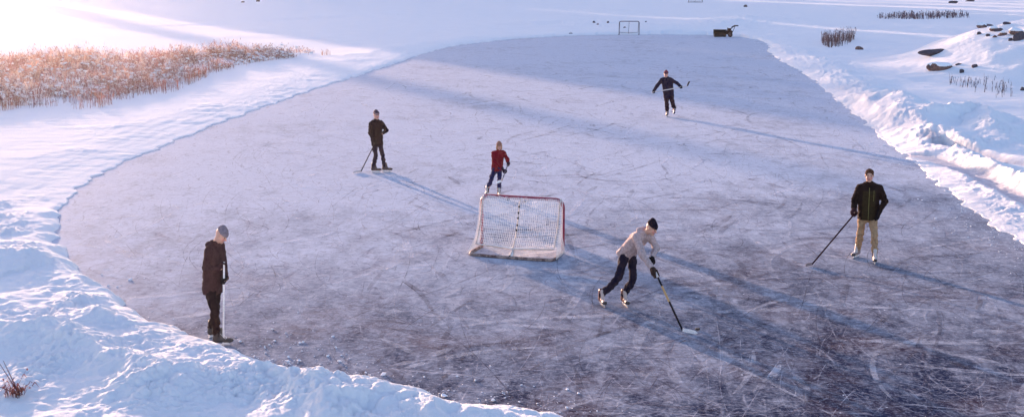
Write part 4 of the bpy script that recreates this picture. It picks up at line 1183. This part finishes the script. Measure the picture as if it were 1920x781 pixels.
# ------------------------------------------------------------------ snow sweeper parked on the far edge
def sweeper(loc, rz):
    o = empty("snow_sweeper", loc, rz); tag(o, "dark walk-behind snow sweeper with a wide drum and raised handles, at the far rink edge", "snow sweeper")
    DG = mat("dark_green_paint", (.003, .004, .003), .6, spec=.1, noise=.3, nscale=8); BK = mat("black_steel", (.005, .005, .009), .6, spec=.1)
    RD = mat("dark_red_engine", (.016, .004, .006), .6, spec=.1, noise=.3, nscale=10); BR = mat("brush_bristle", (.008, .008, .010), .95, noise=.4, nscale=50, bump=.6, bscale=90)
    # long brush drum along x under a folded guard
    m = MB(); n = 18; vs = []; fs = []
    for i in range(21):
        x = -.78 + i * .05
        for k in range(n):
            a = 2 * math.pi * k / n; r = .27 + (.012 if (k + i) % 2 else -.01)
            vs.append((x, r * math.cos(a), .29 + r * math.sin(a)))
    for i in range(20):
        for k in range(n): fs.append([i * n + k, i * n + (k + 1) % n, (i + 1) * n + (k + 1) % n, (i + 1) * n + k])
    fs += [list(range(n - 1, -1, -1)), [20 * n + k for k in range(n)]]
    m.add(vs, fs); m.build("brush_drum", BR, o)
    m = MB(); ring = [(-.34, .30), (-.31, .50), (-.14, .63), (.14, .63), (.31, .50), (.34, .30)]
    def shell(x0, x1, sc=1.0):
        vs = []; fs = []
        for x in (x0, x1):
            for y, z in ring: vs.append((x, y * sc, z))
            for y, z in ring[::-1]: vs.append((x, y * .93 * sc, z - .02))
        for k in range(12): fs.append([k, (k + 1) % 12, 12 + (k + 1) % 12, 12 + k])
        for k in range(5): fs.append([k, 11 - k, 10 - k, k + 1]); fs.append([12 + k, 13 + k, 22 - k, 23 - k])
        m.add(vs, fs)
    shell(-.82, .24); m.build("drum_guard", DG, o)
    for x in (-.83, .25):
        m = MB(); vs = [(x + s, y, z) for s in (-.012, .012) for y, z in [(-.30, .10), (-.35, .32), (-.32, .51), (-.15, .645), (.15, .645), (.32, .51), (.35, .32), (.30, .10)]]
        m.add(vs, [list(range(7, -1, -1)), list(range(8, 16))] + [[k, (k + 1) % 8, 8 + (k + 1) % 8, 8 + k] for k in range(8)]); m.build("end_plate", BK, o)
    m = MB(); m.box((.50, 0, .38), (.50, .46, .34), bev=.04); m.box((.48, 0, .64), (.34, .32, .20), bev=.05); m.build("engine", RD, o)
    m = MB(); m.tube([(.36, .10, .60), (.36, .10, .78)], .035, 10); m.build("exhaust", BK, o, True)
    for y in (-.26, .26):
        m = MB(); m.tube([(.58, y - .06, .20), (.58, y - .045, .20), (.58, y + .045, .20), (.58, y + .06, .20)], [.16, .2, .2, .16], 20); w = m.build("wheel", RUBBER, o, True)
        m = MB(); m.tube([(.58, y - .066, .20), (.58, y + .066, .20)], .09, 16); m.build("rim", mat("rim_red", (.10, .03, .03), .5), w)
    for y in (-.2, .2):
        m = MB(); m.tube([(.42, y, .50), (.70, y, .78), (.90, y, .95), (1.18, y, .96)], .028, 8); hb_ = m.build("handlebar", BK, o, True)
        m = MB(); m.tube([(1.0, y, .96), (1.24, y, .955)], .042, 8); m.build("grip", RUBBER, hb_, True)
        m = MB(); m.tube([(.70, y, .26), (.98, y, .92)], .016, 6); m.build("stay", BK, o, True)
    m = MB(); m.box((.84, 0, .90), (.34, .40, .10), Matrix.Rotation(-.5, 3, 'Y'), bev=.02); m.build("control_panel", BK, o)
sw = G(1356, 69.5); sweeper((sw[0], sw[1], 0), math.radians(-8))

# small dark bag at the far rink edge
def bag(px, py):
    p = G(px, py); o = empty("bag", (p[0], p[1], 0)); tag(o, "small dark bag lying at the far edge of the ice", "bag")
    s = SDF((-.3, -.2, -.02), (.3, .2, .32), .012); s.box((0, 0, .09), (.17, .10, .09), None, .02, .05); s.folds(.006, 30, 1); s.cut((0, 0, .004), (0, 0, -1))
    V_, F_ = s.mesh(); mesh_obj("bag_body", V_, F_, mat("dark_canvas", (.03, .028, .04), .9), o)
    m = MB(); m.tube([(-.09, 0, .17), (-.05, 0, .24), (.05, 0, .24), (.09, 0, .17)], .010, 6); m.build("handle", RUBBER, o, True)
bag(1070, 66)

# ------------------------------------------------------------------ rocks
ROCKM = rusty("granite", (.19, .095, .075), (.07, .038, .04), 5)
def rock(label, px, py, wpx, hpx, seed, depth=.8, rz=0.0, flat=False, m_=None, sink=.3):
    p = drop(px, py + hpx * .35); s_ = math.hypot(p.x, p.y) / 2300.0
    w = wpx * s_; h = max(hpx * s_ * 1.15, .06)
    r = np.random.default_rng(seed)
    # rough block: icosphere cut by random planes
    n1 = 3
    V_, F_ = IV.copy(), IF.copy()
    for _ in range(n1):
        mids = {}; nv = list(V_); nf = []
        def mid_(a, b):
            key = (min(a, b), max(a, b))
            if key not in mids:
                q = (nv[a] + nv[b]) / 2; nv.append(q / np.linalg.norm(q)); mids[key] = len(nv) - 1
            return mids[key]
        for a, b, c in F_:
            ab, bc, ca = mid_(a, b), mid_(b, c), mid_(c, a); nf += [(a, ab, ca), (b, bc, ab), (c, ca, bc), (ab, bc, ca)]
        V_ = np.array(nv); F_ = np.array(nf)
    for _ in range(9):
        n = unit(r.normal(0, 1, 3)); dcut = r.uniform(.55, .85); t = V_ @ n
        V_ = V_ - np.maximum(t - dcut, 0)[:, None] * n
    V_ = V_ + (fbm(V_[:, 0] * 3 + seed, V_[:, 1] * 3 + V_[:, 2] * 2, 4) * .10)[:, None] * V_
    V_ = V_ * np.array((w / 2 * 1.15, w / 2 * depth, h / (1.0 + sink)))
    o = mesh_obj("rock", V_, F_, m_ or ROCKM, None, False)
    o.location = (p.x, p.y + w * depth * .2, p.z - h * sink * .3 + h * .3); o.rotation_euler = (0, 0, rz)
    # a cap of snow on top
    T = V_[:, 2] > V_[:, 2].max() * .30
    capV = V_ * np.array((1.03, 1.05, 1.0)) + np.array((0, h * .03, .03 + h * .05)); 
    keep = T[F_].all(1); used = np.unique(F_[keep]); mp = -np.ones(len(V_), int); mp[used] = np.arange(len(used))
    if keep.sum() > 6 and not flat:
        # closed lens of snow: lid above, underside just inside the stone
        und = V_[used] * np.array((.98, .98, .96))
        top = capV[used]; fk = mp[F_[keep]]
        ed = {}
        for f in fk:
            for a, b in ((f[0], f[1]), (f[1], f[2]), (f[2], f[0])): ed[(a, b)] = 1
        n = len(used); side = []
        for (a, b) in ed:
            if (b, a) not in ed: side.append([b, a, a + n, b + n])
        faces = [list(map(int, f)) for f in fk] + [[int(f[2]) + n, int(f[1]) + n, int(f[0]) + n] for f in fk] + [[int(q) for q in f] for f in side]
        mesh_obj("snow_cap", np.concatenate([top, und]), faces, SNOWLUMP, o, True)
    tag(o, label, "rock", "rocks showing through the snow")
    return o
DARKR = rusty("dark_granite", (.055, .045, .065), (.03, .025, .04), 5)
rock("reddish boulder, largest rock on the open slope right of the rink", 1762, 127, 40, 13, 1, .6)
rock("long low dark rock slab just above the reddish boulder", 1757, 98, 56, 8, 2, .35, .05, True, DARKR)
rock("small dark rock near the reed tuft at the far right corner of the rink", 1612, 91, 13, 6, 3, .7, 0, True)
rock("small dark rock right of the reddish boulder, upper one", 1827, 125, 11, 6, 4, .7, 0, True, DARKR)
rock("small dark rock right of the reddish boulder, lower one", 1803, 135, 10, 6, 5, .7, .4, True, DARKR)
rock("thin sliver of dark rock between the boulder and the small dark rocks", 1798, 121, 12, 3, 6, .5, .2, True, DARKR)
rock("uppermost left rock of the rock pile on the knoll, snow on top", 1841, 50, 16, 8, 7, .7)
rock("flat dark rock at the top left of the rock pile, running right", 1852, 48, 18, 3, 8, .5, 0, True, DARKR)
rock("pinkish rock in the middle of the rock pile, under a snow cap", 1864, 56, 14, 7, 9, .7)
rock("flat dark rock right of the pinkish rock in the pile", 1873, 57, 15, 5, 10, .6, .1, True, DARKR)
rock("brownish square rock in the rock pile, third from the right edge", 1881, 64, 16, 8, 11, .8)
rock("small dark stone at the lower left of the rock pile", 1853, 67, 8, 4, 12, .8, 0, True, DARKR)
rock("small pinkish stone below the pile beside the dark stone", 1866, 69, 8, 4, 13, .8, 0, True)
rock("long reddish rock near the right picture edge, top of the pile", 1908, 61, 24, 10, 14, .8)
rock("large dark rock at the right picture edge, bottom of the pile", 1914, 71, 22, 12, 15, .8, .2, True, DARKR)
rock("small dark stone below the pile near the right picture edge", 1895, 75, 9, 5, 16, .8, 0, True, DARKR)
rock("dark stone on the left slope of the pile, lowest left", 1836, 63, 10, 4, 17, .6, .5, True, DARKR)
rock("dark rock high behind the pile, half buried in snow", 1889, 44, 13, 4, 18, .5, -.3, True, DARKR)
rock("dark stone at the right edge of the picture below the sparse reeds", 1917, 168, 8, 6, 19, .7, 0, True, DARKR)
rock("dark flat slab far off at the top edge, right of the rink", 1788, 5, 16, 4, 20, .5, 0, True, DARKR)
rock("dark flat slab far off at the top edge, furthest right", 1819, 2, 15, 3, 21, .5, 0, True, DARKR)
rock("dark stone in the distance left of the far slabs, at the top edge", 1398, 12, 6, 4, 22, .8, 0, True, DARKR)
rock("dark stone in the distance at the top edge, above the reed bed", 484, 2, 7, 4, 23, .8, 0, True, DARKR)
rock("smaller dark stone in the distance left of the one above the reed bed", 455, 4, 6, 3, 24, .8, 0, True, DARKR)
for i, (px, py, w, h, l) in enumerate([(1114, 42, 5, 3, "small dark clod on the snow left of the far goal, first from the left"), (1121, 46, 5, 2.5, "small dark clod on the snow left of the far goal, middle one"), (1140, 42, 4, 3, "small dark clod on the snow nearest the far goal on its left"),
                                 (1171, 52, 5, 2.5, "dark clod on the snow seen through the far goal"), (1211, 41, 4, 2, "dark clod on the snow just right of the far goal")]):
    rock(l, px, py, w, h, 40 + i, .8, 0, True, DARKR)

# ------------------------------------------------------------------ reeds and grasses
REEDM = mat("dry_reed", (0, 0, 0), .8, vcol=True, spec=.2)
_nt = REEDM.node_tree; _tr = N(_nt, "ShaderNodeBsdfTranslucent"); _mx = N(_nt, "ShaderNodeMixShader", i_0=.5)
_at = [n for n in _nt.nodes if n.type == 'ATTRIBUTE'][0]; _nt.links.new(_at.outputs[0], _tr.inputs[0])
_nt.links.new(_nt.nodes["Principled BSDF"].outputs[0], _mx.inputs[1]); _nt.links.new(_tr.outputs[0], _mx.inputs[2]); _nt.links.new(_mx.outputs[0], _nt.nodes["Material Output"].inputs[0])
def stems(name, label, cat, pts, hts, seed, cols, lean=.18, leaves=3, w=.010, kind="stuff", leafw=.014):
    r = np.random.default_rng(seed); V_ = []; F_ = []; C_ = []; nb_ = [0]
    cols = np.array(cols)
    def strip(P, Wd, az, c):
        b = nb_[0]; nb_[0] += 2 * len(P); dx, dy = math.cos(az), math.sin(az); vv = []
        for p, ww in zip(P, Wd): vv += [(p[0] - dx * ww, p[1] - dy * ww, p[2]), (p[0] + dx * ww, p[1] + dy * ww, p[2])]
        V_.append(np.array(vv)); C_.append(np.tile(c, (len(vv), 1)))
        for i in range(len(P) - 1): F_.append((b + 2 * i, b + 2 * i + 1, b + 2 * i + 3, b + 2 * i + 2))
    cnt = 0
    for p, h in zip(pts, hts):
        p = np.array(p); c = cols[r.integers(len(cols))] * r.uniform(.7, 1.25)
        l = np.append(r.normal(0, lean, 2) * h, 0); up = np.array((0, 0, h))
        top = p + up + l; midp = p + up * .5 + l * .25
        az = r.uniform(0, math.pi)
        strip([p, midp, top], [w * .5, w * .4, w * .12], az, c)
        strip([p, midp, top], [w * .5, w * .4, w * .12], az + 1.57, c)
        if r.random() < .35: strip([top - up * .14, top - up * .07, top], [.002, .013, .004], az, cols[0] * .7)
        for _ in range(leaves):
            t = r.uniform(.2, .8); q = p + up * t + l * t * t; a = r.uniform(0, 6.28); Ln = r.uniform(.2, .5) * h
            d = np.array((math.cos(a), math.sin(a), 0)); rise = r.uniform(.1, .7)
            q1 = q + d * Ln * .4 + (0, 0, Ln * rise); q2 = q + d * Ln + (0, 0, Ln * (rise - r.uniform(.1, 1.0)))
            strip([q, q1, q2], [leafw * .4, leafw * .5, leafw * .1], a + 1.57 + r.normal(0, .3), c * r.uniform(.8, 1.2))
    V_ = np.concatenate(V_); C_ = np.concatenate(C_)
    o = mesh_obj(name, V_, np.array(F_), REEDM, None, False, C_)
    return tag(o, label, cat, kind=kind)
def pts_in_poly(P, n, seed, extra=None):
    r = np.random.default_rng(seed); lo = P.min(0); hi = P.max(0)
    x = r.uniform(lo[0], hi[0], n * 6); y = r.uniform(lo[1], hi[1], n * 6)
    m = inside(x, y, P)
    if extra is not None: m &= extra(x, y)
    x, y = x[m][:n], y[m][:n]
    return np.stack([x, y, np.maximum(terrain(x, y)[0] - .03, 0)], -1)
clump = lambda x, y: fbm(x * .45, y * .45, 3) + .16 * fbm(x * 2, y * 2, 2) > np.random.default_rng(2).uniform(-.40, .34, x.shape)
rp = pts_in_poly(REEDS, 11000, 21, clump)
rd = seg_dist(rp[:, 0], rp[:, 1], REEDS, True)[0]
hts = (.34 + .46 * np.clip(rd / 3, 0, 1)) * np.random.default_rng(9).uniform(.35, 1.35, len(rp)) * (1 + .9 * fbm(rp[:, 0] * .5, rp[:, 1] * .5, 3))
TAN = [(.32, .17, .15), (.42, .26, .21), (.50, .35, .30), (.24, .11, .13), (.58, .48, .44), (.16, .09, .11)]
stems("reed_bed", "dense bed of dry rust-coloured reeds on the snow at the left", "reeds", rp, hts, 22, TAN, .26, 3, .018, leafw=.026)
# thin fringe in front of the bed
FR = np.array([G(*p) for p in [(-100, 225), (0, 218), (110, 212), (190, 208), (330, 176), (370, 158), (410, 140), (480, 126), (400, 136), (300, 168), (200, 186), (100, 198), (0, 202), (-100, 205)]])
fp = pts_in_poly(FR, 900, 23, lambda x, y: fbm(x * .7, y * .7, 2) > -.1)
stems("reed_fringe", "sparse reddish reed stems in front of the dense bed", "reeds", fp, np.random.default_rng(3).uniform(.25, .75, len(fp)), 24, [(.22, .08, .08), (.30, .15, .12)], .12, 1, .014)
# snow caught in the reeds
cp = rp[::2].copy(); cp[:, 2] += hts[::2] * np.random.default_rng(5).uniform(.3, .8, len(cp))
crumbs("snow_on_reeds", cp, np.random.default_rng(6).uniform(.03, .12, len(cp)), SNOWLUMP, 7, .5, label="clumps of snow caught among the dry reeds")
def px_poly(L_): return np.array([tuple(drop(*p))[:2] for p in L_])
tp = pts_in_poly(px_poly([(1538, 76), (1560, 72), (1596, 70), (1604, 75), (1590, 84), (1556, 90), (1542, 84)]), 260, 31)
stems("dry_grass_tuft", "tuft of grey-brown dry reeds at the far right corner of the rink", "reeds", tp, np.random.default_rng(4).uniform(.4, 1.0, len(tp)), 32, [(.14, .09, .10), (.22, .14, .13), (.10, .07, .08)], .10, 1, .030, leafw=.03)
lp_ = pts_in_poly(px_poly([(1642, 33), (1700, 29), (1812, 27), (1815, 34), (1740, 37), (1650, 36)]), 340, 33, lambda x, y: fbm(x * .2, y * .2, 2) > -.15)
stems("far_grass", "thin line of dark grass poking through the snow beyond the knoll", "grass", lp_, np.random.default_rng(8).uniform(.3, .8, len(lp_)), 34, [(.13, .09, .12), (.09, .07, .10)], .12, 2, .05, leafw=.06)
sp = pts_in_poly(px_poly([(1778, 152), (1850, 148), (1900, 158), (1900, 182), (1865, 184), (1820, 172), (1780, 160)]), 75, 35)
stems("sparse_grass", "scattered dark dry stems sticking out of the snow right of the rink", "grass", sp, np.random.default_rng(8).uniform(.2, .6, len(sp)), 36, [(.06, .045, .06), (.11, .08, .09)], .12, 1, .022, leafw=.02)
p0 = drop(612, 103)
stems("dry_grass_tuft", "lone short grass tuft just right of the tip of the reed bed", "grass", [tuple(p0 + Vector((random.uniform(-.3, .3), random.uniform(-.3, .3), -.02))) for _ in range(14)], [random.uniform(.25, .5) for _ in range(14)], 37, [(.2, .13, .12)], .15, 1, .022)
# dead plant in the bottom left corner
p1 = drop(38, 742)
plant = stems("dead_plant", "withered reddish plant with splayed stalks in the near snow, bottom left corner", "plant", [tuple(p1 + Vector((random.gauss(-.05, .05), random.gauss(0, .04), -.02))) for _ in range(26)], [random.uniform(.10, .26) for _ in range(26)], 38, [(.16, .055, .05), (.22, .10, .07), (.10, .035, .04)], .75, 3, .008, kind=None, leafw=.014)
m = MB()
for a, l, h in ((-1, .16, .48), (-.95, .22, .44), (-1.9, .2, .2), (-.4, .3, .1)):
    m.tube([p1 + Vector((0, 0, -.01)), p1 + Vector((a * l * .5, -.03, h * .5)), p1 + Vector((a * l, -.05, h))], [.009, .006, .003], 6)
st_ = m.build("stalk", mat("stalk_brown", (.14, .05, .06), .8), plant, True)

# ------------------------------------------------------------------ spruces on the far shore (they stand between the low sun and the far end of the rink)
BARK = mat("bark", (.10, .07, .055), .9, noise=.3, nscale=6)
NEEDLE = mat("spruce_needles", (.045, .065, .04), .8, noise=.4, nscale=1.5)
def spruce_meshes(seed):
    r = np.random.default_rng(seed); V_ = []; F_ = []
    for l in range(44):
        t = l / 43; z = 1.5 + 18.3 * t; R_ = (3.3 * (1 - t) ** .85 + .15) * r.uniform(.8, 1.1)
        n = int(9 + 9 * (1 - t)); a0 = r.uniform(0, 6.28)
        for k in range(n):
            a = a0 + 2 * math.pi * k / n + r.normal(0, .1); L_ = R_ * r.uniform(.7, 1.15); c, s_ = math.cos(a), math.sin(a); w = .22 + .10 * L_
            b = len(V_); dz = .30 * L_
            for q, ww, zz in ((0, .1, .25), (.5, w, -.2 * dz), (.85, w * .8, -.9 * dz), (1, .03, -dz)):
                V_ += [(c * L_ * q - s_ * ww, s_ * L_ * q + c * ww, z + zz - .12), (c * L_ * q, s_ * L_ * q, z + zz + .08), (c * L_ * q + s_ * ww, s_ * L_ * q - c * ww, z + zz - .12)]
            for i in range(3):
                F_ += [(b + 3 * i, b + 3 * i + 1, b + 3 * i + 4, b + 3 * i + 3), (b + 3 * i + 1, b + 3 * i + 2, b + 3 * i + 5, b + 3 * i + 4)]
    return np.array(V_), np.array(F_)
protos = []
for k in range(3):
    o = empty("spruce_tree", (0, 0, 0)); m = MB(); m.tube([(0, 0, -.5), (.05, 0, 6), (0, .05, 13), (0, 0, 20)], [.28, .21, .12, .03], 8); m.build("trunk", BARK, o, True)
    V_, F_ = spruce_meshes(60 + k); mesh_obj("crown", V_, F_, NEEDLE, o, False)
    protos.append(o)
r_ = random.Random(12); first = [True] * 3
TREES = []
for i in range(120):
    t = (i // 3) / 39.0; q = i % 3
    x = -112 + 68 * t + r_.gauss(0, 1.5) + q * 4; y = 268 + 62 * t + r_.gauss(0, 3) + q * 9
    TREES.append((x, y, (25 + r_.gauss(0, 1.2)) / 20))
for i in range(26):
    t = i / 25.0
    TREES.append((-48 + 95 * t + r_.gauss(0, 2), 336 + 90 * t + r_.gauss(0, 6), (23 + r_.gauss(0, 1.5)) / 20))
for i, (x, y, sc) in enumerate(TREES):
    k = i % 3
    if first[k]: o = protos[k]; first[k] = False
    else:
        o = protos[k].copy(); COL.objects.link(o)
        for ch in protos[k].children:
            c = ch.copy(); COL.objects.link(c); c.parent = o
    o.location = (x, y, 0); o.scale = (sc, sc, sc); o.rotation_euler = (0, 0, r_.uniform(0, 6.28))
    tag(o, "tall dark spruce on the far shore beyond the picture", "tree", "spruces on the far shore")

# ------------------------------------------------------------------ added air volume that makes the glare toward the sun
def glare_haze():
    m = bpy.data.materials.new("glare_air"); m.use_nodes = True; nt = m.node_tree
    nt.nodes.remove(nt.nodes["Principled BSDF"])
    v = nt.nodes.new("ShaderNodeVolumePrincipled"); v.inputs["Color"].default_value = (.95, .93, .98, 1); v.inputs["Density"].default_value = .00016; v.inputs["Anisotropy"].default_value = .80
    nt.links.new(v.outputs[0], nt.nodes["Material Output"].inputs["Volume"])
    mb = MB(); mb.box((0, 250, 14.5), (900, 620, 31)); o = mb.build("glare_haze", m); tag(o, "thin air volume added for the glow toward the sun", "glare_haze", kind="stuff"); o.visible_shadow = True
glare_haze()
